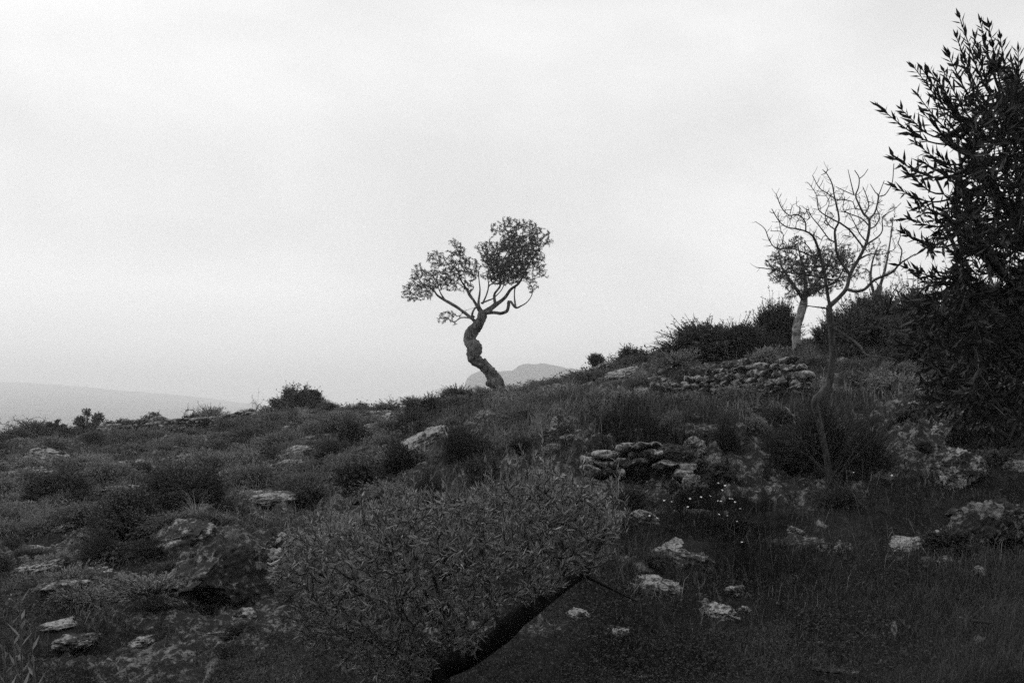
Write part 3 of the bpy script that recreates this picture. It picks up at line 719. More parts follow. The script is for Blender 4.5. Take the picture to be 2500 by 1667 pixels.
def build_olive_right():
    d = 3.3; b = np.array([P(2680, 1400, 3.7)[0], 3.7, 0]); b[2] = hgt(b[0], b[1])
    t = thing('olive_tree', b, 'dense dark olive with long leafy shoots at the foot of the slope', 'tree'); off = np.append(b, 0)
    def tr(pts):
        return np.array([list(P(u, v, dd)) + [r] for u, v, dd, r in pts])
    g = Graph()
    trunk = np.vstack([np.append(b - [0, 0, .1], .09), np.append(b + [0, 0, .35], .075), tr([(2640,1000,3.65,.06),(2620,850,3.6,.05)])])
    mb = MB(); add_tube(mb, trunk - off, 14, .16, 41, 7, .04); link('trunk', mb.mesh('trunk', True), M['bark'], t); g.path(trunk, -1, .06)
    limbs = [[(2640,1000,3.65,.035),(2540,900,3.5,.02),(2430,800,3.4,.014),(2330,740,3.3,.008)], [(2620,850,3.6,.035),(2540,650,3.5,.022),(2440,480,3.4,.013),(2370,380,3.3,.007)],
      [(2620,850,3.6,.03),(2560,550,3.45,.018),(2500,350,3.3,.011),(2440,230,3.2,.006)], [(2630,930,3.6,.028),(2530,760,3.3,.018),(2400,620,3.1,.011),(2300,520,3.0,.006)],
      [(2640,1080,3.65,.03),(2520,1010,3.4,.016),(2400,950,3.3,.01),(2290,900,3.2,.006)], [(2620,850,3.6,.025),(2620,500,3.5,.014),(2580,250,3.4,.008)], [(2640,1060,3.6,.02),(2560,1050,3.1,.012),(2450,1000,3.0,.007)]]
    for w in limbs:
        w = tr(w); mb = MB(); add_tube(mb, w - off, 8, .1, 4, 9, .04); link('limb', mb.mesh('limb', True), M['bark_grey'], t); g.path(w, 'near', .05)
    n0 = g.n; K = 500/1120
    tips = [(305,572,760,800,3.2),(455,605,700,760,3.25),(520,372,850,700,3.3),(562,378,830,680,3.2),(535,520,800,760,3.4),(700,290,900,620,3.25),(685,398,880,700,3.35),(768,98,960,560,3.2),(880,115,1010,560,3.3),(1088,268,1100,640,3.2),(400,862,760,960,3.2),(488,945,700,1060,3.1),(380,1012,760,1080,3.3),(465,1195,800,1190,3.3),(450,1270,760,1330,3.2),(440,1450,820,1480,3.2),(600,380,860,700,3.5),(745,190,940,600,3.4),(640,420,880,740,3.15),(990,205,1060,600,3.4),(850,205,980,620,3.1),(520,780,800,900,3.35),(620,540,860,800,3.3),(500,1140,850,1200,3.4),(930,150,1020,560,3.15),(780,320,940,680,3.5),(570,620,830,830,3.15),(650,850,880,980,3.3),(560,880,820,960,3.1),(700,560,900,800,3.2),(1050,330,1100,700,3.35),(540,1120,830,1160,3.25)]
    for x, y, xb, yb, dd in tips:
        p1 = P(2000 + x*K, y*K, dd); p0 = P(2000 + xb*K, yb*K, dd + .15); L0 = np.linalg.norm(p1 - p0); sag = np.array([0, 0, -.10*L0])
        w = np.array([list(p0) + [.0045], list(p0*.55 + p1*.45 + sag) + [.003], list(p1) + [.0015]])
        ids = g.path(w, 'near', .025, True); g.paths[-1] = ids[-int(max(6, .75*len(ids))):]
    shoots = list(range(len(g.paths)))
    poly = [(2300,560),(2240,600),(2230,640),(2250,690),(2170,740),(2190,820),(2180,880),(2240,930),(2270,1000),(2360,1080),(2530,1090),(2560,260),(2500,215),(2440,130),(2400,120),(2380,230),(2330,230),(2330,330),(2270,290),(2270,420),(2310,450)]
    uu = rng.uniform(2160, 2560, 4200); vv = rng.uniform(100, 1100, 4200)
    k = in_poly(uu, vv, poly) & (rng.uniform(size=4200) < np.clip((uu - 2210)/170 + (vv - 700)/900, .12, 1))
    uu, vv = uu[k][:1150], vv[k][:1150]
    T = np.stack([P(u, v, 3.35 + rng.normal()*.28) for u, v in zip(uu, vv)])
    g.grow(T, .035, .45, .005, lift=.12, lo=n0//3)
    g.radii(.0013); g.pos = g.pos - b
    tag(link('twigs', g.mesh('twigs', n0), M['twig'], t), kind='stuff')
    r1 = leaves_along(g, .42, .017, .052, .0105, 36, .28, .12, paths=[g.paths[i] for i in shoots])
    r2 = leaves_along(g, .20, .016, .052, .0105, 38, .3, .12, paths=g.paths[len(shoots):])
    B, D, Nn, Ll, Ww = [np.concatenate([a, c]) for a, c in zip(r1, r2)]
    u, v = proj(B + b); score = u + .25*v + rng.uniform(0, 60, len(u)) + np.where((u > 2500) | (v < 0), 9999, 0)
    pick = np.argsort(score)[:300]
    leaf_parts(t, B, D, Nn, Ll, Ww, pick, 'olive_near', 'leaf')
    rest = np.setdiff1d(np.arange(len(B)), pick)
    mb = MB(); add_leaves(mb, B[rest], D[rest], Nn[rest], Ll[rest], Ww[rest], rng.uniform(0, 1, len(rest)), True)
    tag(link('foliage', mb.mesh('foliage'), M['olive_near'], t), kind='stuff'); print('right olive leaves', len(B))
build_olive_right()
def build_olive_front():
    b = P(1060, 1700, 5.0); b[2] = hgt(b[0], b[1])
    t = thing('young_olive', b, 'low bushy young olive with silvery upright shoots and a dark leaning limb', 'tree'); off = np.append(b, 0)
    def tr(pts): return np.array([list(P(u, v, dd)) + [r] for u, v, dd, r in pts])
    g = Graph()
    trunk = np.vstack([np.append(b - [0, 0, .1], .085), np.append(b + [0, 0, .05], .07), tr([(1070,1640,5.05,.06),(1090,1600,5.1,.055)])])
    mb = MB(); add_tube(mb, trunk - off, 14, .18, 45, 7, .03); link('trunk', mb.mesh('trunk', True), M['bark_dark'], t); g.path(trunk, -1, .05)
    limbs = [[(1085,1625,5.05,.055),(1150,1600,5.0,.05),(1230,1540,4.95,.045),(1300,1480,4.95,.042),(1370,1430,5.0,.036),(1430,1395,5.05,.024)],
      [(1430,1395,5.05,.02),(1470,1320,5.1,.012),(1480,1260,5.1,.006)], [(1300,1480,4.95,.03),(1290,1380,5.1,.018),(1280,1280,5.2,.01)], [(1085,1605,5.1,.035),(980,1520,5.4,.022),(880,1450,5.4,.014),(780,1400,5.3,.008)],
      [(1090,1600,5.1,.035),(1090,1480,5.3,.02),(1080,1360,5.4,.01)], [(980,1520,5.1,.015),(960,1400,5.3,.01),(940,1300,5.4,.006)], [(1230,1540,4.95,.025),(1190,1440,5.3,.014),(1180,1340,5.3,.008)],
      [(1085,1610,5.05,.02),(960,1580,5.3,.012),(830,1540,5.3,.007)],[(1370,1430,5.,.02),(1370,1330,5.2,.012),(1380,1250,5.3,.006)], [(1420,1400,5.0,.01),(1500,1440,5.0,.006),(1560,1470,5.05,.003)]]
    for w in limbs:
        w = tr(w); mb = MB(); add_tube(mb, w - off, 9, .14, 6, 9, .04); link('limb', mb.mesh('limb', True), M['bark_dark'], t); g.path(w, 'near', .05)
    n0 = g.n
    poly = [(655,1400),(700,1310),(760,1290),(850,1280),(930,1210),(1000,1195),(1090,1210),(1180,1190),(1270,1165),(1340,1130),(1420,1180),(1500,1230),(1520,1290),(1500,1360),(1440,1400),(1400,1420),(1330,1455),(1290,1500),(1200,1530),(1170,1590),(1080,1610),(1040,1660),(900,1655),(760,1600),(690,1500)]
    uu = rng.uniform(640, 1520, 6500); vv = rng.uniform(1120, 1670, 6500); k = in_poly(uu, vv, poly); uu, vv = uu[k], vv[k]
    c = np.array([1090, 1390.]); ed = np.clip(1 - np.hypot((uu - c[0])/440, (vv - c[1])/230)**2, .3, 1)**.5
    dd = 5.1 + rng.uniform(-1, 1, len(uu))*.75*ed
    q_ = np.stack([uu/90, vv/90, 0*uu], 1); kk = fbm(q_, 2, 77) > -.75; uu, vv, dd = uu[kk], vv[kk], dd[kk]
    T = np.stack([P(u, v, q) for u, v, q in zip(uu, vv, dd)])[:2800]
    T = T[T[:, 2] > height(T[:, 0], T[:, 1]) + .12]
    g.grow(T, .045, .45, .006, lift=.15, lo=n0//3)
    nb = len(g.paths)
    # upright leading shoots above the crown
    for u, v, h, dd in [(1330,1160,105,5.2),(1310,1170,80,5.1),(1500,1200,130,5.2),(1180,1210,50,5.3),(1080,1240,70,5.3),(990,1230,75,5.2),(1265,1180,60,5.2),(1240,1190,70,5.0),(1450,1210,60,5.3),(1130,1210,55,5.1),(1380,1170,70,5.3),(1010,1210,60,5.3),(810,1300,80,5.1),(890,1260,60,5.2),(760,1320,70,5.0),(1280,1170,85,5.3),(1420,1190,70,5.1),(1515,1260,70,5.1),(1350,1170,60,5.1),(1200,1200,60,5.2),(940,1240,60,5.1),(1040,1220,50,5.2),(1300,1180,60,5.25),(700,1340,60,5.0),(850,1290,60,5.2)] + [(u, 1205 + abs(u - 1300)*.22 + random.uniform(-10, 30), random.uniform(40, 85), random.uniform(4.9, 5.4)) for u in np.linspace(690, 1510, 30)]:
        p0 = P(u + 8, v + 60, dd); p1 = P(u + rng.normal()*6, v - h*.95, dd)
        ids = g.path(np.array([list(p0) + [.003], list((p0 + p1)/2 + rng.normal(size=3)*.015) + [.002], list(p1) + [.0014]]), 'near', .03, True)
    g.radii(.0014); g.pos = g.pos - b
    tag(link('twigs', g.mesh('twigs', n0), M['twig'], t), kind='stuff')
    # shoots end upright
    r1 = leaves_along(g, .19, .0150, .048, .0088, 34, .3, .35, paths=g.paths[:nb]); r2 = leaves_along(g, .30, .016, .050, .0092, 34, .25, .35, paths=g.paths[nb:])
    B, D, Nn, Ll, Ww = [np.concatenate([a, c]) for a, c in zip(r1, r2)]
    u, v = proj(B + b); score = v - 30*Ll/.055 - .12*np.abs(u - 1250) + rng.uniform(0, 60, len(u)); pick = np.argsort(score)[:300]
    leaf_parts(t, B, D, Nn, Ll, Ww, pick, 'olive_young', 'leaf')
    rest = np.setdiff1d(np.arange(len(B)), pick)
    mb = MB(); add_leaves(mb, B[rest], D[rest], Nn[rest], Ll[rest], Ww[rest], rng.uniform(0, 1, len(rest)), True)
    tag(link('foliage', mb.mesh('foliage'), M['olive_young'], t), kind='stuff'); print('front olive leaves', len(B))
build_olive_front()

# ------------------------------------------------------------------ rocks of the slope
MARKS = []
def rocks(rows, **k):
    for r in rows:
        o = place_rock(*r[:4], r[4], **{**k, **(r[5] if len(r) > 5 else {})})
        if len(r[4].split()) <= 9: MARKS.append((np.array(o.location), r[4]))
W = 'weathered limestone '
rocks([
 (315,1150,105,34,'flat tilted limestone slab with a pale top beside the big dry grass stalks'), (430,1172,115,24,'long low limestone ledge under the cushion shrubs above the dark thicket'),
 (525,1152,70,14,'thin pale ledge beside the arching dry grass stalks'), (140,1182,80,16,'low pale ledge above the large dark thicket on the slope'),
 (128,1262,75,14,'thin ledge just above the stepped pale slabs on the slope'), (140,1298,80,22,'stepped pale slab lying against the dark thicket'),
 (62,1322,95,20,'pale flat slab below the tall pale grass tuft'), (300,1250,100,14,'narrow ledge running into the large dark bush'), (325,1226,52,14,'small ledge above the narrow one by the large dark bush'),
 (655,1240,190,24,'long pale bedding ledge leading up to the round bright cushion shrub'), (150,1440,130,16,'low rough ledge between the thicket and the stem plant'),
 (135,1535,120,16,'lichened low ledge above the broad pale slab'), (150,1588,165,32,'broad pale slab with a broken edge near the stem plant'), (336,1575,82,26,'pale pitted slab in the grass below the dark rock face'),
 (560,1556,150,28,'long pale slab between grass and the young olive'), (1570,1222,118,22,'undercut pale slab at the foot of the tumbled stones'), (1560,1246,95,16,'thin lower slab beneath the undercut pale one'),
 (1665,1372,200,36,'long lichened ledge in the grass below the white daisies'), (1610,1455,155,48,'worn ledge beside the dark limb of the young olive'),
 (1500,1548,75,14,'thin slab under the limb of the young olive'), (1415,1512,70,28,'pale rock showing beneath the young olive limb'), (1750,1500,80,20,'pale crusted slab alone in the dark grass'),
 (1420,940,95,16,'low pale ledge on the crest below the dome bush'), (1530,925,100,18,'flat ledge just below the crest of the ridge'), (1480,905,70,12,'thin pale ledge on the crest beside the dome bush'), (1600,935,60,16,'stone ledge at the end of the upper dry stone wall'),
 (660,1062,70,14,'flat ledge among the cushions below the skyline thicket'), (760,1072,90,14,'pale ledge below the round skyline cushion'), (1040,1062,60,12,'small ledge near the pale spurge on the slope'),
 (70,1200,60,18,'pale ledge at the outer end of the slope'), (2060,1352,60,30,'crusted ledge in the dark grass under the leafless tree'), (2220,1348,110,30,'long crusted ledge below the huge lichened boulder'), (2287,1312,66,20,'small crusted ledge beside the huge lichened boulder'),
 (1600,975,110,18,'grassy ledge on the terrace in front of the upper wall'),
], kind='slab', mat='rock', cat='rock ledge')
rocks([
 (372,1350,44,26,'small bright block on the corner of the dark rock face',{'mat':'rock_pale'}),
 (1378,1048,80,46,'speckled pale boulder capping the tumbled terrace bank',{'mat':'rock_pale'}), (1256,1042,52,28,'pale rock at the grassy lip near the twisted olive'), (1312,1030,26,16,'little rock between the two pale ones at the terrace lip'),
 (1343,1078,60,34,'rough rock wedged under the speckled boulder'), (1392,1088,50,28,'dark pitted rock beneath the speckled boulder',{'mat':'rock_dark'}), (1350,1105,50,30,'rock half sunk below the wedged rock'),
 (1702,1108,66,44,'upper rock of the pile beside the flowering shrub'), (1690,1140,66,42,'middle rock of the pile beside the flowering shrub'), (1740,1152,56,54,'round boulder on the outer side of the rock pile'),
 (1596,1150,44,24,'angular rock under the flowering shrub'), (1563,1122,28,22,'small round rock next to the split stone'), (1524,1105,34,26,'round smooth stone on the terrace bank'), (1560,1095,50,28,'split stone on the terrace bank'),
 (1563,1062,32,16,'pale chip of rock high on the terrace bank'), (1645,1172,62,30,'flat rock under the round boulder'), (1690,1200,56,54,'blocky rock at the low end of the rock pile'), (1647,1218,40,38,'rounded rock beside the undercut slab'),
 (1572,1276,92,36,'pale rock with a knobbly crust below the undercut slab',{'mat':'rock_pale'}), (1500,1285,60,40,'crusted rock at the edge of the young olive crown'), (1600,1195,50,24,'rock bedded behind the undercut slab'),
 (2306,1068,72,48,'pale rounded boulder under the dark olive shoots',{'mat':'rock_pale'}), (2405,1078,84,36,'pale flat-topped rock beneath drooping olive leaves',{'mat':'rock_pale'}),
 (2478,1152,66,44,'pale broken rock at the foot of the dark olive',{'mat':'rock_pale'}), (2255,975,50,22,'small pale rock on the bank above the rounded boulder'), (2322,962,26,14,'tiny pale rock near the olive shoots'), (2290,1000,60,24,'dull rock between two pale rocks on the bank'), (2440,1015,60,26,'rock hidden in the low shoots of the dark olive'), (2300,1110,60,30,'rock ledge under the pale rounded boulder'),
 (2388,1402,46,26,'crusted rock low in the grass below the boulders'), (2365,1522,46,24,'bright triangular stone behind the forked dead branch',{'mat':'rock_pale'}), (2005,1350,40,26,'small crusted rock beneath the leafless tree'),
 (700,1345,130,62,'rough pale outcrop behind the left side of the young olive'), (845,1345,110,54,'crumbly pale outcrop showing above the young olive crown',{'mat':'rock_pale'}),
 (515,1092,64,30,'rounded outcrop among spurge bushes'), (385,1088,34,16,'small rock below the dry stone wall'), (10,1110,30,16,'grey rock near the bare twiggy shrubs'), (1700,1030,40,20,'rock bedded under the terrace lip'), (1660,1020,44,22,'mossy rock under the terrace lip'), (1850,1060,70,44,'dull rock in the shade left of the leafless trunk',{'mat':'rock_dark'}),
 (1860,1010,50,26,'shaded rock beside the strap-leaved plant',{'mat':'rock_dark'}), (1545,890,48,14,'low rock outcrop on the crest'), (1470,1010,40,20,'rock beneath the drooping straw tuft'), (1578,1664,40,16,'flat stone in the grass below the worn ledge'),(1320,880+75,40,16,'low rock on the ridge beside the twisted olive'),
 (795,1003,40,18,'dark rock on the skyline beyond the thicket',{'mat':'rock_dark'}),(880,1003,44,18,'twin dark rock on the skyline beyond the thicket',{'mat':'rock_dark'}),
], kind='rock', mat='rock')
rocks([
 (520,1462,350,175,'broad dark lichened rock face rising out of the slope',{'mat':'rock_dark','thick':.55}), (2357,1180,140,92,'large boulder blotched with pale lichen under the olive',{'mat':'rock'}), (2425,1325,200,135,'huge lichen-crusted boulder at the foot of the bank',{'mat':'rock_dark'}),
 (1655,1150,130,80,'broad base rock of the pile under the flowering shrub',{'mat':'rock_dark'}), (640,1420,160,90,'lichened shoulder of the dark rock face',{'mat':'rock'}),
], kind='big', tilt=.06, cat='boulder')
# scattered small rocks
ZONES = [
 (lambda u, v, d: d > 26 and u < 800, 'below the broken dry stone wall'), (lambda u, v, d: d > 15 and u < 1250, 'on the middle slope under the skyline'),
 (lambda u, v, d: u < 760 and d > 8.8, 'around the pale ledges and dark thickets'), (lambda u, v, d: u < 760, 'in the grass below the dark rock face'),
 (lambda u, v, d: d > 12.5, 'on the terrace and crest beyond the lip'), (lambda u, v, d: u < 1560 and d > 7.5, 'on the bank below the twisted olive'),
 (lambda u, v, d: u < 1560, 'around the young olive'), (lambda u, v, d: d > 8.2, 'on the shaded bank under the leafless tree'), (lambda u, v, d: True, 'in the dark grass at the foot of the bank')]
def zone(p):
    u, v = proj(np.array([p])); d = p[1]
    for f, s in ZONES:
        if f(u[0], v[0], d): return s
def scatter(n, amin=-.53, amax=.53, dmin=5.6, dmax=44, mask=None, sep=0.):
    out = []; k = 0
    while len(out) < n and k < n*40:
        k += 1; d = math.exp(rng.uniform(math.log(dmin), math.log(dmax))); a = rng.uniform(amin, amax); x, y = a*d, d
        if mask is not None and not mask(1250 + a*FPX, d): continue
        if sep and any((x - q[0])**2 + (y - q[1])**2 < (sep*d*.1)**2 for q in out): continue
        out.append((x, y, hgt(x, y)))
    return out
LEDGE = [m.copy() for m in SLAB]; [(m.materials.clear(), m.materials.append(M['rock'])) for m in LEDGE]
LEDGES = scatter(34, dmin=8.5, dmax=30, amax=.02, sep=.6) + scatter(7, dmin=14, dmax=24, amin=.04, amax=.11, sep=.5)
# ------------------------------------------------------------------ dry stone walls: every stone a piece
def stone_wall(name, label, line, hpx, spx, mat, thick=.35, ragged=.25, seed=0, lean=0.):
    """line: [(u, v_base)], hpx: wall height in photo pixels along the line, spx: stone size in photo pixels"""
    r = np.random.default_rng(seed)
    pts = [hit(u, v) for u, v in line]; A = np.array([p for p, _ in pts]); d = float(np.mean([q for _, q in pts])); s = d/FPX
    t = tag(thing(name, A[0], label, 'wall'), kind='thing')
    mes = []
    for m in STONE:
        c = m.copy(); c.materials.clear(); c.materials.append(M[mat]); mes.append(c)
    seg = np.linalg.norm(np.diff(A, axis=0), axis=1); cum = np.concatenate([[0], np.cumsum(seg)]); Lw = cum[-1]
    hs = np.array(hpx, float)*s; cnt = 0
    row = 0; z = 0.
    while z < hs.max()*1.05:
        sh = spx*s*r.uniform(.45, .75); x = r.uniform(-.5, 0)*spx*s
        while x < Lw:
            w = spx*s*r.uniform(.6, 1.7)*(1.15 if row == 0 else 1)
            f = np.clip((x + w/2), 0, Lw); base = np.array([np.interp(f, cum, A[:, k]) for k in range(3)]); H = np.interp(f, cum, hs)*(1 + ragged*vnoise(np.array([[f*1.1, seed, 0.]]), seed)[0])
            if z + sh*.6 < H and r.uniform() > .03 and cnt < 290:
                o = bpy.data.objects.new('stone', mes[int(r.integers(len(mes)))]); COL.objects.link(o); o.parent = t; cnt += 1
                o.location = Vector(base - A[0]) + Vector((r.normal()*.01, r.normal()*thick*.16 + lean*z, z + sh*.5 - .04))
                k = 1.22
                o.scale = (w*.5*k, thick*.5*r.uniform(.8, 1.1), sh*.5*k*1.08); o.rotation_euler = (r.normal()*.1, r.normal()*.12, r.normal()*.15)
            x += w*.98
        z += sh*.97; row += 1
    return t
stone_wall('dry_stone_wall', 'tumbled dry stone wall with dark shrubs behind it on the skyline', [(245,1062),(300,1062),(360,1060),(400,1058)], [22,38,40,34], 15, 'rock_far', .5, .15, 1)
stone_wall('dry_stone_wall', 'dry stone wall rising past the gap towards the skyline thicket', [(406,1054),(470,1052),(540,1047),(615,1038)], [36,34,32,28], 14, 'rock_far', .5, .12, 2)
stone_wall('terrace_wall', 'collapsed rubble wall holding the upper terrace below the dark bushes', [(1560,962),(1640,962),(1740,966),(1850,968),(1960,962)], [24,44,78,82,66], 24, 'rock', .4, .22, 3, .25)
stone_wall('terrace_wall', 'low rubble of a retaining wall on the bank between the boulders and the leafless tree', [(1420,1150),(1500,1160),(1600,1165),(1680,1165)], [40,75,80,50], 36, 'rock', .35, .4, 5, .5)

# ------------------------------------------------------------------ shrubs and plants, one model of each kind, copied
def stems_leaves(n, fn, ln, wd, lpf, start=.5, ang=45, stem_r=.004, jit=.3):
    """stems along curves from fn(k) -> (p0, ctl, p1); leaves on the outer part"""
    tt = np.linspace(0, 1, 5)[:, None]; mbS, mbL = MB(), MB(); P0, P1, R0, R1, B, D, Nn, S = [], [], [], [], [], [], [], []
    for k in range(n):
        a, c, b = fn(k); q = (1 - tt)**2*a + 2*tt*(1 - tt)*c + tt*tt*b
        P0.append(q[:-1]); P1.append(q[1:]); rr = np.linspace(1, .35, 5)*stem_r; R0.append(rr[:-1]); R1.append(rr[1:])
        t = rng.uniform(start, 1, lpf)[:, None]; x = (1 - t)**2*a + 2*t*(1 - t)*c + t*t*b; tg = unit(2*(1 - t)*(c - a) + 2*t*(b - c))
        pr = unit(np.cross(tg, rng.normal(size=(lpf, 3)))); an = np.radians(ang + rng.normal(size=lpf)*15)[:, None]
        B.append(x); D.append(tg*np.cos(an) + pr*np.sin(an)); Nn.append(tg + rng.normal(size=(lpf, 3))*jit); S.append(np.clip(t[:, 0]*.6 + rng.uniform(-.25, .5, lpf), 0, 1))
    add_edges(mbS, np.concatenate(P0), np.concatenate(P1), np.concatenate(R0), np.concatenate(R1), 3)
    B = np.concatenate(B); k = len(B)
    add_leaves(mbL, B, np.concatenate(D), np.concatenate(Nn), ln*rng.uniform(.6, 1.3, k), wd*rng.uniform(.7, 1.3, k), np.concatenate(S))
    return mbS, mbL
def dome_dir(up=.25):
    d = rng.normal(size=3); d[2] = abs(d[2]) + up; return unit(d)
def kind_cushion(seed, n=420, ln=.045, wd=.009, lpf=11, H=.8):
    def fn(k):
        d = dome_dir(.12); r = .5*(1 + .28*vnoise(np.array([d*1.8 + seed*7]), seed)[0] + .12*vnoise(np.array([d*5 + seed]), seed)[0])*rng.uniform(.75, 1.05); e = d*r*np.array([1, 1, H]); a = np.array([d[0], d[1], 0])*.12*rng.uniform(0, 1)
        return a, e*.5 + np.array([0, 0, .08]), e
    return stems_leaves(n, fn, ln, wd, lpf, .45, 30, .004)
def kind_leafy(seed, n=520, ln=.048, wd=.022, lpf=9, H=.95, nb=9, spread=.33, rr=(.09, .29)):
    r_ = np.random.default_rng(seed); cs = []
    for k in range(nb):
        d = unit(np.array([*r_.normal(size=2), abs(r_.normal()) + .15])); cs.append((d*np.array([spread, spread, .42*H])*r_.uniform(.7, 1.1) + [0, 0, .08], r_.uniform(*rr)))
    def fn(k):
        c, R = cs[k % nb]; d = unit(rng.normal(size=3) + np.array([0, 0, .35]) + unit(c)*.5); e = c + d*R*(rng.uniform(.5, 1.08) if rng.uniform() > .07 else rng.uniform(1.1, 1.6)); e[2] = max(e[2], .02); a = c*.35*np.array([1, 1, 0]) + rng.normal(size=3)*np.array([.04, .04, 0])
        return a, c*.8 + d*R*.2, e
    return stems_leaves(n, fn, ln, wd, lpf, .62, 55, .005, .7)
def kind_fine(seed):        # dark fine-twigged upright bush
    def fn(k):
        d = dome_dir(.55); r = .55*(1 + .25*vnoise(np.array([d*2 + seed*3]), seed)[0])*rng.uniform(.6, 1.08); e = d*r*np.array([.9, .9, 1.15]); a = rng.normal(size=3)*np.array([.08, .08, 0])
        return a, e*.55 + np.array([0, 0, .1]), e
    return stems_leaves(650, fn, .05, .007, 10, .3, 24, .0045)
def kind_spurge(seed):
    mbS, mbL = MB(), MB(); r_ = np.random.default_rng(seed); P0, P1 = [], []
    for k in range(46):
        d = unit(np.array([*r_.normal(size=2)*.8, abs(r_.normal())*.8 + .35])); e = d*.5*r_.uniform(.75, 1.05)*np.array([1, 1, .85]); m = e*.5 + [0, 0, .05]
        P0 += [np.zeros(3), m]; P1 += [m, e]; q = 26
        an = r_.uniform(0, 6.28, q); t, s, n = frame(np.tile(d, (q, 1))); el = r_.uniform(.15, 1.2, q)
        D = (np.cos(an)[:, None]*s + np.sin(an)[:, None]*n)*np.cos(el)[:, None] + t*np.sin(el)[:, None]
        add_leaves(mbL, e - d*r_.uniform(0, .05, (q, 1)), D, t + r_.normal(size=(q, 3))*.2, r_.uniform(.035, .055, q), np.full(q, .015), np.clip(el*.7 + r_.uniform(0, .3, q), 0, 1))
    add_edges(mbS, np.array(P0), np.array(P1), .006, .005, 4); return mbS, mbL
def kind_tuft(seed, n=170, droop=.35, L0=.5, wd=.007, spread=.5):
    r_ = np.random.default_rng(seed); mb = MB(); an = r_.uniform(0, 6.28, n); lean = np.abs(r_.normal(size=n))*spread; ln = L0*r_.uniform(.5, 1.15, n)
    o = np.stack([np.cos(an), np.sin(an), 0*an], 1); up = np.array([0, 0, 1.]); p = o*r_.uniform(0, .05, (n, 1)); prev = None; V = []
    for f in np.linspace(0, 1, 5):
        th = lean + droop*f*f*2.2*(.5 + lean); q = p + (o*np.sin(th)[:, None] + up*np.cos(th)[:, None])*(ln*f)[:, None]
        sd = np.stack([-o[:, 1], o[:, 0], 0*an], 1); w = wd*(1 - f*.85); V.append(q + sd*w*.5); V.append(q - sd*w*.5)
    V = np.stack(V, 1); k = V.shape[1]; i = np.arange(n)[:, None]*k
    qd = np.concatenate([i + [2*j, 2*j+1, 2*j+3, 2*j+2] for j in range(4)]); mb.add(V.reshape(-1, 3), quads=qd, shq=np.tile(r_.uniform(0, 1, n), 4)); return None, mb
def kind_bare(seed, n=60, H=1.0):
    g = Graph(9000); r_ = np.random.default_rng(seed); g.node((0, 0, 0), -1); g.node((0, 0, .05), 0)
    T = []
    for k in range(n):
        d = unit(np.array([*r_.normal(size=2), abs(r_.normal()) + .45])); T.append(d*.55*r_.uniform(.35, 1.05)*np.array([1, 1, H]))
    g.grow(np.array(T), .05, .5, .012); n1 = g.n
    for i in r_.choice(np.arange(5, n1), 260):
        pr = unit(g.dir[i] + r_.normal(size=3)*.8 + [0, 0, .3]); g.node(g.pos[i] + pr*r_.uniform(.03, .09), int(i))
    g.radii(.0022); mb = MB(); i = np.arange(1, g.n); add_edges(mb, g.pos[g.par[i]], g.pos[i], np.minimum(g.r[g.par[i]], g.r[i]*1.4), g.r[i], 3); return mb, None
def kind_stalks(seed):
    r_ = np.random.default_rng(seed); mb = MB()
    for k in range(9):
        an = r_.uniform(0, 6.28); o = np.array([math.cos(an), math.sin(an), 0]); l = r_.uniform(.55, 1.0); b = r_.uniform(.05, .5)
        q = np.array([o*b*f*f*l*.7 + np.array([0, 0, l*f*(1 - .25*b*f*f)]) for f in np.linspace(0, 1, 7)]) + o*.04*r_.uniform(0, 1)
        add_edges(mb, q[:-1], q[1:], .0035, .003, 3)
        h = 14; f = r_.uniform(.75, 1, h); x = np.stack([np.interp(f, np.linspace(0, 1, 7), q[:, c]) for c in range(3)], 1)
        add_leaves(mb, x, np.tile(q[-1] - q[-3], (h, 1)) + r_.normal(size=(h, 3))*.05, r_.normal(size=(h, 3)), np.full(h, .05), np.full(h, .009), r_.uniform(.4, 1, h))
    a, t = kind_tuft(seed + 5, 60, .5, .3); 
    mb.v += t.v; mb.q += [x + mb.n for x in t.q]; mb.sq += t.sq; mb.n += t.n
    return None, mb
KINDS = {}
def reg(key, name, cat, variants, stem_mat, leaf_m, phrase, stem_name='stems', leaf_name='foliage'):
    vs = []
    for S, Lf in variants:
        ms = S.mesh(stem_name, True) if S else None; ml = Lf.mesh(leaf_name) if Lf else None
        if ms: ms.materials.append(M[stem_mat])
        if ml: ml.materials.append(M[leaf_m])
        vs.append((ms, ml))
    KINDS[key] = (name, cat, vs, phrase, stem_name, leaf_name)
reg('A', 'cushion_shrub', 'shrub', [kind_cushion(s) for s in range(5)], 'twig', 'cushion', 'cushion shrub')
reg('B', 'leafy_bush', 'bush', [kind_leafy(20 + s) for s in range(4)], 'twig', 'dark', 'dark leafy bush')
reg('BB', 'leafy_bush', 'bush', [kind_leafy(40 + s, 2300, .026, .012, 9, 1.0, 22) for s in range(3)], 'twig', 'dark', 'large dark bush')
reg('F', 'fine_bush', 'bush', [kind_fine(60 + s) for s in range(3)], 'twig', 'dark', 'fine-leaved bush')
reg('C', 'spurge', 'plant', [kind_spurge(70 + s) for s in range(3)], 'twig_pale', 'euph', 'pale spurge')
reg('S', 'skyline_bush', 'bush', [kind_leafy(130 + s, 330, .06, .026, 9, .9, 9, .42, (.1, .2)) for s in range(4)], 'twig', 'dark', 'open dark bush')
reg('D', 'grass_tuft', 'grass', [kind_tuft(80 + s) for s in range(4)], None, 'straw', 'dry tuft', leaf_name='blades')
reg('DD', 'grass_tuft', 'grass', [kind_tuft(90 + s, 200, 1.3, .6, .006, .9) for s in range(2)], None, 'straw', 'drooping straw tuft', leaf_name='blades')
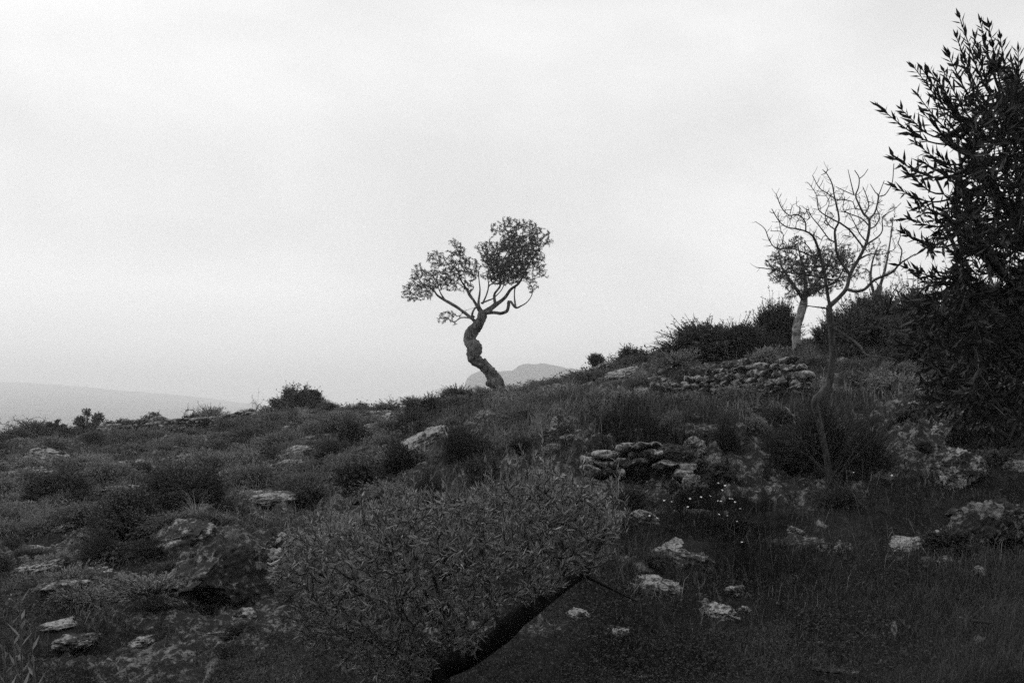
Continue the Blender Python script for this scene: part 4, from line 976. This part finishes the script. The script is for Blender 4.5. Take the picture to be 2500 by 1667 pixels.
reg('E', 'bare_shrub', 'shrub', [kind_bare(100 + s) for s in range(3)], 'bark_grey', None, 'leafless twiggy shrub', stem_name='twigs')
reg('G', 'dry_grass_stalks', 'grass', [kind_stalks(110 + s) for s in range(3)], None, 'straw', 'tall arching dry grass stalks', leaf_name='stalks')
reg('H', 'flowering_shrub', 'shrub', [kind_leafy(120, 420, .03, .02, 8, 1, 12)], 'twig_pale', 'euph', 'pale flowering shrub')
def describe(phrase, p, w, sizes=('small ', '', 'large ')):
    """a label that names the nearest landmark"""
    best = min(MARKS, key=lambda m: (m[0][0] - p[0])**2 + (m[0][1] - p[1])**2*.5)
    dy = p[1] - best[0][1]; rel = 'uphill of' if dy > .25 else 'downhill of' if dy < -.25 else 'beside'
    size = sizes[0] if w < .4*(.6 + p[1]/26) else sizes[2] if w > .62*(.6 + p[1]/26) else sizes[1]
    return ' '.join(f'{size}{phrase} {rel} the {best[1]}'.split())
def put(key, p, w, h, label=None, group=None, rz=None):
    name, cat, vs, phrase, sn, lnm = KINDS[key]; ms, ml = random.choice(vs)
    z_ = zone(p)
    lb = label or describe(phrase, p, w); gr = group or (None if label else f'{phrase} {z_}')
    if label and len(label.split()) <= 9: MARKS.append((np.array(p), label))
    t = thing(name, p, lb, cat, gr, rz if rz is not None else random.uniform(0, 6.28), (w*random.uniform(.85, 1.25), w*random.uniform(.75, 1.1), h*random.uniform(.85, 1.15)))
    if ms: o = link(sn, ms, None, t); o['kind'] = 'stuff'
    if ml: o = link(lnm, ml, None, t); o['kind'] = 'stuff'
    return t
def plant(key, u, v, wpx, hpx, label):
    p, d = hit(u, v); s = d/FPX; hh = {'A': .42, 'B': .6, 'BB': .62, 'S': .75, 'F': .62, 'C': .45, 'D': .5, 'DD': .4, 'E': .56, 'G': .8, 'H': .62}[key]
    w0 = {'D': .75, 'DD': .9, 'G': .7}.get(key, 1.0)
    return put(key, p - np.array([0, 0, .03]) + np.array([0, wpx*s*.3, 0]), wpx*s/w0, hpx*s/hh, label)
for r in [
 ('B',223,1090,90,40,'dark domed bush in front of the tumbled dry stone wall'), ('B',330,1080,75,30,'low dark bush at the foot of the tumbled dry stone wall'), ('BB',120,1240,170,90,'wide dark thicket above the stepped pale slabs'),
 ('BB',425,1268,220,120,'big dark thicket below the long low limestone ledge'), ('A',600,1205,170,85,'broad dark cushion shrub between two stands of dry grass stalks'), ('BB',290,1345,270,150,'largest dark thicket on the slope, hugging the rock face'),
 ('F',230,1390,160,80,'fine dark bush under the largest thicket'), ('D',56,1290,60,62,'tall pale grass tuft above the pale flat slab'), ('D',357,1308,55,45,'pale grass tuft at the top of the dark rock face'), ('D',420,1298,50,35,'small pale tuft beside the dark rock face'),
 ('G',562,1205,60,80,'tall dry grass stalks beside the broad dark cushion'), ('G',682,1195,60,80,'arching dry grass stalks on the long bedding ledge'), ('G',228,1150,30,34,'thin dry stalks above the flat tilted slab'), ('G',570,1262,50,50,'dry stalks on the ledge under the big thicket'), ('D',545,1290,70,50,'pale feathery tuft above the dark rock face'), ('G',345,1145,40,34,'dry stalks rising from the tilted limestone slab'),
 ('C',580,1118,70,38,'pale spurge clump beside the rounded outcrop'), ('C',620,1100,55,42,'upper pale spurge clump near the skyline thicket'), ('C',506,1112,60,32,'pale spurge clump at the rounded outcrop'), ('C',72,1098,46,18,'little pale spurge near the bare twiggy shrubs'), ('C',927,1092,95,50,'largest pale spurge clump on the middle slope'), ('C',822,1148,62,34,'pale spurge beside the bright round cushion'), ('C',1012,1058,70,38,'pale spurge below the skyline under the dark upright bush'), ('C',1135,1066,44,34,'pale spurge near the broad-leaved plant'),
 ('A',446,1090,100,38,'pale cushion shrub below the rising dry stone wall'), ('A',550,1060,110,46,'wide cushion shrub against the rising dry stone wall'), ('A',655,1050,100,48,'cushion shrub at the end of the rising dry stone wall'), ('A',716,1030,75,42,'neat round cushion under the skyline thicket'), ('B',690,1004,95,44,'lower half of the dark skyline thicket'), ('S',745,1002,110,66,'dark skyline thicket with a shoot sticking up'), ('B',720,1002,100,58,'middle of the dark skyline thicket'), ('E',735,985,40,44,'twiggy shoot sticking out of the skyline thicket'),
 ('B',858,1098,85,82,'dark upright bush on the middle slope'), ('BB',815,1130,95,70,'dark bush touching the upright one on the middle slope'), ('A',868,1172,115,58,'bright round cushion shrub on the middle slope'), ('B',1055,1020,85,66,'dark upright bush on the skyline near the twisted olive'),
 ('B',885,1225,190,110,'broad leafy bush behind the young olive'), ('B',985,1165,150,85,'leafy bush uphill of the broad one behind the young olive'), ('F',1120,1150,170,120,'tangled dark bush on the bank under the twisted olive'), ('B',760,1250,150,90,'leafy bush beside the crumbly pale outcrop'), ('F',1040,1250,160,110,'dark tangle just behind the young olive crown'), ('B',1180,1200,150,90,'dark leafy bush on the bank behind the young olive'),
 ('A',793,1000,44,18,'small shrub on the skyline past the thicket'), ('B',885,1002,50,20,'low dark bush on the skyline beyond the spurge'), ('E',957,985,80,44,'bare twiggy shrub on the skyline'), ('A',1005,990,80,30,'cushion on the skyline beside the bare twiggy shrub'), ('B',1120,985,120,46,'low bush on the skyline at the twisted olive'), ('A',1180,975,80,34,'cushion shrub behind the foot of the twisted olive'), ('A',940,990,70,26,'low cushion under the bare skyline shrub'),
 ('B',1456,900,70,42,'neat dark dome bush alone on the crest'), ('A',1330,950,100,36,'wide cushion on the ridge beyond the twisted olive'), ('A',1400,925,60,22,'low cushion below the dome bush'), ('A',1280,965,70,24,'low cushion beside the twisted olive'), ('B',1550,885,60,20,'low dark bush on the crest'), ('A',1600,878,80,26,'cushion shrub on the crest leading to the dark thicket'),
 ('D',1462,960,70,36,'pale dry grass tuft on the terrace'), ('D',1440,970,60,30,'second pale grass tuft on the terrace'), ('D',1490,950,50,26,'short pale tuft under the crest ledge'), ('D',1400,975,60,24,'pale tuft near the terrace lip'),
 ('DD',1480,1018,110,60,'drooping straw tuft hanging over the terrace lip'), ('DD',1815,1000,60,50,'straw tuft hanging near the strap-leaved plant'), ('DD',1720,1000,70,50,'straw hanging under the terrace lip'), ('DD',1580,985,80,30,'matted straw along the terrace lip'), ('DD',1650,980,90,30,'matted straw in front of the upper wall'),
 ('H',1640,1088,80,85,'pale flowering shrub on the rock pile'), ('H',1858,1080,80,70,'dull pale shrub in the shade near the leafless tree'),
 ('BB',1770,885,260,125,'great dark thicket on the crest beside the pale-trunked olive'), ('BB',1900,868,170,125,'dark thicket behind the pale olive trunk'), ('E',1690,880,170,120,'leafless branches reaching out of the great thicket'), ('E',1650,872,130,70,'leafless shrub at the low end of the great thicket'),
 ('BB',1835,884,190,105,'dark thicket between the great one and the pale olive trunk'), ('BB',1700,888,150,72,'low dark skirt of the great thicket on the crest'),
 ('BB',2050,868,160,110,'dark bush between the leafless tree and the hidden olive'), ('BB',2160,880,230,190,'big dark bush on the bank behind the leafless tree'), ('BB',2290,900,260,230,'massive dark bush rising behind the olive shoots'), ('BB',2430,890,260,240,'tall dark bush behind the dense olive'), ('C',1925,868,50,50,'pale spurge at the foot of the pale-trunked olive'), ('C',1985,868,45,45,'pale spurge beyond the pale-trunked olive'), ('H',2090,868,80,70,'pale bush behind the low bare branches'),
 ('F',2030,1190,280,230,'large dark fine bush wrapped round the leafless trunk'), ('F',1920,1150,170,120,'dark fine bush in the hollow left of the leafless trunk'), ('F',2140,1190,170,150,'dark fine bush right of the leafless trunk'), ('A',2100,960,130,60,'grassy cushion on the bank behind the leafless tree'), ('A',2210,930,120,60,'dull cushion on the bank under the dark bushes'),
 ('F',1780,1110,120,80,'dark bush beside the round boulder'), ('B',1760,1180,120,60,'low dark leaves below the round boulder'),
 ('S',205,1050,90,66,'small dark tree-like bush on the skyline before the wall'), ('S',285,1042,80,40,'dark bush leaning over the end of the tumbled wall'), ('S',358,1034,105,72,'tallest dark bush behind the tumbled wall'), ('S',320,1034,70,38,'low bush behind the tumbled wall'), ('E',472,1030,70,62,'bare forked shrub behind the rising wall'), ('S',466,1028,50,36,'small leafy bush under the bare forked shrub'), ('E',622,1028,40,66,'single bare sapling at the top end of the rising wall'), ('A',600,1018,60,26,'cushion growing over the top of the rising wall'),
 ('E',50,1066,110,50,'bare twiggy shrubs at the low end of the skyline'), ('E',85,1066,80,50,'bare shrub beside the little umbrella-shaped tree'), ('S',130,1062,52,36,'little umbrella-shaped tree on the skyline'), ('B',30,1080,120,36,'dark scrub under the bare twiggy shrubs'), ('B',160,1070,110,30,'dark scrub below the umbrella-shaped tree'), ('E',10,1062,60,40,'bare scrub at the outer end of the skyline'),
 ('G',2180,1210,26,44,'dry flower spikes in the dark grass'), ('G',2245,1205,26,46,'taller dry flower spikes in the dark grass'),
]: plant(*r)
def nokeep(u, d): return True
for p in scatter(205, dmin=7.5, dmax=42, sep=.24, mask=lambda u, d: (u < 1150 or d > 12) and d < (42 if u < 950 else 24)):
    s = random.uniform(.3, .95)*(.55 + p[1]/26); put('A', np.array(p) - [0, 0, .04], s, s*random.uniform(.7, 1.1))
for p in scatter(60, dmin=8, dmax=40, sep=.4, mask=lambda u, d: (u < 1200 or 8 < d < 11 or d > 15) and d < (42 if u < 950 else 24)):
    s = random.uniform(.3, .7)*(.5 + p[1]/26); put('B', np.array(p) - [0, 0, .04], s, s*random.uniform(.6, .9))
for p in scatter(34, dmin=6.5, dmax=12, sep=.5, mask=lambda u, d: (u > 1500 and d > 8.6) or u < 650):
    s = random.uniform(.3, .7); put('F', np.array(p) - [0, 0, .06], s*random.uniform(.9, 1.4), s*random.uniform(.3, .6))
for p in scatter(24, dmin=9, dmax=30, sep=.5, mask=lambda u, d: u < 1300):
    s = random.uniform(.3, .55)*(.7 + p[1]/30); put('C', np.array(p) - [0, 0, .03], s, s*.9)
for p in scatter(60, dmin=9, dmax=32, sep=.3, mask=lambda u, d: d < (32 if u < 950 else 20) and (u < 900 or d > 12)):
    s = random.uniform(.35, .8)*(.6 + p[1]/26); put('D', np.array(p) - [0, 0, .02], s, s)

for p in LEDGES:
    o = bpy.data.objects.new('rock_ledge', random.choice(LEDGE)); COL.objects.link(o); s = random.uniform(.16, .42)*(.6 + p[1]/24)
    o.scale = (s*random.uniform(.8, 1.25), s*.8, s*random.uniform(.3, .5)); gx, gy = slope(p[0], p[1]); o.location = (p[0], p[1], p[2] - s*.04); o.rotation_euler = (gy*.85 + random.uniform(-.1, .1), -gx*.85 + random.uniform(-.1, .1), random.uniform(-.5, .5))
    FOOT.append((p[0], p[1], o.scale[0]*.8, o.scale[1]*.75)); z_ = zone(p); tag(o, describe('limestone ledge', p, s*1.5), 'rock ledge', 'ledges ' + z_)
SMALL = [m.copy() for m in ROCK]; [ (m.materials.clear(), m.materials.append(M['rock'])) for m in SMALL ]
for p in scatter(90, dmin=7.2, mask=lambda u, d: d < (30 if u < 1250 else 22)):
    o = bpy.data.objects.new('rock', random.choice(SMALL)); COL.objects.link(o); s = random.uniform(.04, .13)*(.6 + p[1]/22)
    o.scale = (s*random.uniform(.9, 1.6), s, s*random.uniform(.4, .7)); o.location = (p[0], p[1], p[2] + s*.05); o.rotation_euler = (random.uniform(-.3, .3), random.uniform(-.3, .3), random.uniform(0, 6))
    z_ = zone(p); tag(o, describe('half-buried rock', p, .5), 'rock', 'small rocks ' + z_)

# ------------------------------------------------------------------ broad-leaved plants (each leaf a piece)
def strap_leaf(L0, wd, droop, seed):
    r_ = np.random.default_rng(seed); f = np.linspace(0, 1, 8); V = []
    for x in f:
        th = .25 + droop*x*x; y = L0*x*math.sin(th); z = L0*x*math.cos(th); w = wd*math.sin(math.pi*min(1, .18 + x*.82))**.8*(1 - .15*x) + .001
        V += [(-w/2, y, z + w*.18), (0, y, z), (w/2, y, z + w*.18)]
    q = []
    for j in range(7):
        a = 3*j; q += [(a, a+1, a+4, a+3), (a+1, a+2, a+5, a+4)]
    mb = MB(); mb.add(np.array(V), quads=np.array(q), shq=r_.uniform(.3, 1, len(q))); return mb.mesh('leaf', True)
def strap_plant(u, v, hpx, n, label, dr=(.3, 1.6), wd=.045):
    p, d = hit(u, v); L0 = hpx*d/FPX; t = thing('broad_leaved_plant', p, label, 'plant')
    for k in range(n):
        o = link('leaf', strap_leaf(L0*random.uniform(.75, 1.15), wd*random.uniform(.7, 1.1), random.uniform(*dr), k), M['blade'], t); o.rotation_euler = (0, 0, 6.28*k/n + random.uniform(-.4, .4))
strap_plant(1183, 1040, 42, 9, 'pale broad-leaved plant on the bank under the twisted olive', (.2, 1.1))
strap_plant(1935, 1030, 62, 8, 'strap-leaved plant with folded pale leaves by the leafless trunk', (.7, 2.2), .03)
def stem_plant():
    t = None
    for k, (u, vt, d, n) in enumerate([(48, 1455, 3.0, 22), (8, 1560, 2.8, 16), (75, 1560, 3.1, 12), (25, 1500, 3.3, 14)]):
        top = P(u, vt, d); b = np.array([top[0] + .02*k, d + .03, hgt(top[0], d)])
        t = thing('leafy_weed', b, ['upright leafy weed with a fan of leaves at its top', 'shorter leafy weed with pale thin leaves', 'short leafy weed beside the fanned one', 'slender leafy weed behind the fanned one'][k] + ' by the broad pale slab', 'plant', None)
        c = catmull(np.array([[0, 0, 0], list((top - b)*.5 + [.02, 0, 0]), list(top - b)]), .04); mb = MB(); add_edges(mb, c[:-1], c[1:], .0035, .0025, 6); link('stem', mb.mesh('stem', True), M['twig_pale'], t)
        for j in range(n):
            f = .35 + .65*(j/n)**.8; q = np.array([np.interp(f, np.linspace(0, 1, len(c)), c[:, a]) for a in range(3)]); an = j*2.4; tilt = random.uniform(.35, .8)
            mb = MB(); dr = np.array([math.cos(an)*math.sin(tilt), math.sin(an)*math.sin(tilt), math.cos(tilt)]); add_leaves(mb, np.zeros((1, 3)), dr[None], np.array([[0, 0, 1.]]) - dr*.3, [random.uniform(.04, .07)], [.012], np.array([random.uniform(.2, .9)]), True)
            o = link('leaf', mb.mesh('leaf'), M['olive_young'], t); o.location = q
stem_plant()
# white daisies
fl = MB()
an = np.arange(9)/9*6.283; add_leaves(fl, np.zeros((9, 3)), np.stack([np.cos(an), np.sin(an), .15 + 0*an], 1), np.tile([0, 0, 1.], (9, 1)), np.full(9, .016), np.full(9, .008), np.ones(9)); FM = fl.mesh('flower_head'); FM.materials.append(M['flower'])
st = MB(); add_edges(st, np.array([[0, 0, -.12]]), np.array([[0, 0, 0.]]), .0012, .001, 3); SM = st.mesh('stalk'); SM.materials.append(M['herb'])
for u, v in [(1712,1234),(1771,1220),(1754,1224),(1764,1232),(1782,1238),(1788,1238),(1795,1250),(1753,1254),(1760,1254),(1680,1258),(1685,1253),(1622,1260),(1808,1264),(1756,1285),(1776,1285),(1586,1286),(1604,1286),(1735,1236),(1640,1250),(1800,1300),(1812,1354),(2085,1188),(2178,1182)]:
    p, d = hit(u, v + 8); t = thing('daisy', p + np.array([0, 0, .10]), 'small white daisy in the dark grass near the undercut slab', 'flower', 'white daisies in the dark grass', 0, random.uniform(.5, .8)); t.rotation_euler = (random.uniform(.2, .8), random.uniform(-.4, .4), 0)
    link('flower_head', FM, None, t); link('stalk', SM, None, t)
# dead branches on the ground
def dead_branch(pts, label, r=.012):
    w = []
    for u, v, lift in pts: p, d = hit(u, v); w.append(list(p + np.array([0, 0, lift]) + (rng.normal(size=3)*.04 if lift > .2 else 0)))
    w = np.array(w); b = w[0].copy(); mb = MB(); add_tube(mb, np.hstack([w - b, np.linspace(r, r*.6, len(w))[:, None]]), 8, .15, 3, 10, .03)
    o = tag(link('dead_branch', mb.mesh('dead_branch', True), M['wood'], None), label, 'branch'); o.location = b; return o, b
o_, b_ = dead_branch([(2345,1512,.05),(2368,1532,.05),(2420,1548,.05)], 'forked dead branch lying by the bright triangular stone', .013)
for pts in ([(2368,1532,.05),(2405,1506,.07)], [(2368,1532,.05),(2352,1560,.03)]):
    w = np.array([hit(u, v)[0] + [0, 0, l] for u, v, l in pts]); mb = MB(); add_tube(mb, np.hstack([w - b_, np.linspace(.011, .007, len(w))[:, None]]), 8, .15, 5, 10, .03); link('fork', mb.mesh('fork', True), M['wood'], o_)
dead_branch([(1985,1650,.03),(2010,1656,.04),(2050,1664,.04)], 'thick dead stick in the grass at the foot of the bank', .016)
dead_branch([(1985,1260,.02),(2075,1170,.25),(2140,1110,.5)], 'thin dead branch leaning out of the dark bush', .006)
dead_branch([(2110,1130,.05),(2200,1060,.35),(2275,990,.6)], 'long thin dead branch leaning towards the pale boulder', .006)

# ------------------------------------------------------------------ grass and ground cover
FT = np.array(FOOT)
def sample_ground(n, dmin, dmax, amin=-.60, amax=.60):
    d = np.exp(rng.uniform(math.log(dmin), math.log(dmax), n)); a = rng.uniform(amin, amax, n); x, y = a*d, d
    k = np.ones(n, bool)
    for fx, fy, rx, ry in FT: k &= ((x - fx)/rx)**2 + ((y - fy)/ry)**2 > rng.uniform(.5, 1.1, n)     # bare rock carries no grass
    k &= rng.uniform(0, 1, n) > rocky(x, y)*.93
    x, y = x[k], y[k]
    return x, y
def grass(name, n, dmin, dmax, Lr, wr, label, mat, lean=.5, freq=.6, thr=-.1, seed=0, dry=0., sel=None):
    x, y = sample_ground(n, dmin, dmax); n = len(x)
    if sel is not None: k = sel(x, y); x, y = x[k], y[k]; n = len(x)
    m = fbm(np.stack([x*freq, y*freq, 0*x], 1), 3, 40 + seed); k = m > thr + rng.uniform(-.3, .3, n); x, y, m = x[k], y[k], m[k]; n = len(x)
    z = height(x, y); p = np.stack([x, y, z - .01], 1); an = rng.uniform(0, 6.28, n); o = np.stack([np.cos(an), np.sin(an), 0*an], 1); le = np.abs(rng.normal(size=n))*lean + .1
    sc = np.clip(y/9, .7, 2.6); ln = rng.uniform(*Lr, n)*np.clip(.7 + m, .5, 1.5)*np.clip(sc, .8, 1.4); w = rng.uniform(*wr, n)*sc; sd = np.stack([-o[:, 1], o[:, 0], 0*an], 1)*w[:, None]*.5
    up = np.array([0, 0, 1.]); mid = p + (o*np.sin(le)[:, None] + up*np.cos(le)[:, None])*(ln*.55)[:, None]; l2 = le*2.0 + .2; tip = mid + (o*np.sin(l2)[:, None] + up*np.cos(l2)[:, None])*(ln*.5)[:, None]
    V = np.stack([p + sd, p - sd, mid - sd*.7, mid + sd*.7, tip], 1).reshape(-1, 3); i = np.arange(n)[:, None]*5; m2 = fbm(np.stack([x*1.1, y*1.1, 0*x + 9], 1), 3, 60 + seed); sh = np.clip(rng.beta(2, 3.4, n)*(1 + 1.5*m2) + .16*m2, 0, 1)
    mb = MB(); mb.add(V, quads=i + [0, 1, 2, 3], tris=i + [3, 2, 4], shq=sh, sht=sh); tag(link(name, mb.mesh(name), M[mat]), label, None, None, 'stuff')
RIGHT = lambda x, y: (x/y > .06 + .03*np.sin(y*2)) & (y < 11.8)  # near right ground, where the grass colour is darkened to imitate shade
grass('grass', 110000, 5.0, 24, (.05, .14), (.003, .006), 'short wild grass covering the open slope', 'grass', .5, .6, -.3, 0, sel=lambda x, y: ~RIGHT(x, y))
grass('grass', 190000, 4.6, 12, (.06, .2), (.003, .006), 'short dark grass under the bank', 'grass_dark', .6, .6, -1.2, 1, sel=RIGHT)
grass('grass', 60000, 9, 46, (.08, .2), (.004, .008), 'thin wild grass between the shrubs', 'grass', .4, .5, -.2, 3)
grass('dry_grass', 16000, 5.4, 30, (.1, .28), (.002, .004), 'scattered pale dry grass blades on the slope', 'straw', .9, .5, .15, 7)
grass('dry_grass', 26000, 10.8, 17, (.1, .26), (.003, .005), 'band of pale dry grass along the terrace lip', 'straw', 1.0, .5, -.6, 9, sel=lambda x, y: (x/y > -.02) & (x/y < .26))
grass('grass', 60000, 4.4, 7.6, (.05, .15), (.0025, .005), 'short turf in front of the bank', 'grass_mid', .7, .8, -.9, 12)
grass('dry_grass', 9000, 5.0, 8.2, (.12, .4), (.0018, .0032), 'thin pale straw lying in the dark grass', 'straw', 1.5, .5, .1, 15, sel=lambda x, y: x/y > .1)
def ground_leaves(name, n, dmin, dmax, ln, wd, label, mat, hgt_=.06, freq=.8, thr=-.2, seed=0):
    x, y = sample_ground(n, dmin, dmax); n = len(x); m = fbm(np.stack([x*freq, y*freq, 0*x], 1), 3, 80 + seed); k = m > thr + rng.uniform(-.2, .2, n); x, y, m = x[k], y[k], m[k]; n = len(x)
    z = height(x, y); sc = np.clip(y/8, .8, 3.0); B = np.stack([x, y, z + rng.uniform(0, 1, n)**1.5*hgt_*np.clip(sc, 1, 2)*(1 + m)], 1); an = rng.uniform(0, 6.28, n); el = rng.uniform(-.2, .9, n)
    D = np.stack([np.cos(an)*np.cos(el), np.sin(an)*np.cos(el), np.sin(el)], 1); mb = MB(); add_leaves(mb, B, D, np.tile([0, 0, 1.], (n, 1)) + rng.normal(size=(n, 3))*.4, ln*sc*rng.uniform(.6, 1.3, n), wd*sc*rng.uniform(.6, 1.3, n), rng.beta(1.6, 3, n))
    tag(link(name, mb.mesh(name), M[mat]), label, None, None, 'stuff')
ground_leaves('ground_cover', 190000, 5.0, 44, .026, .012, 'dark low herbs covering the ground', 'herb', .09, .8, -.35, 0)
ground_leaves('ground_cover', 70000, 4.4, 8, .022, .012, 'small dark weeds in front of the bank', 'herb', .07, 1.1, -.5, 6)
ground_leaves('ground_cover', 50000, 5.0, 14, .03, .022, 'small round-leaved weeds on the bank', 'herb', .05, 1.3, .1, 4)

# look-alikes that stand by the same landmark: told apart by which stands higher on the slope
by = {}
for o in list(COL.objects):
    if o.parent is None and 'category' in o and 'daisy' not in o.name: by.setdefault(o['label'], []).append(o)
for lb, os_ in by.items():
    if len(os_) < 2: continue
    os_.sort(key=lambda o: o.location[1])
    words_ = {2: ['lower', 'upper'], 3: ['lower', 'middle', 'upper']}.get(len(os_))
    for k, o in enumerate(os_):
        o['group'] = os_[0].get('group', 'look-alikes on the slope')
        if words_ and len(lb.split()) < 16: o['label'] = words_[k] + ' ' + lb
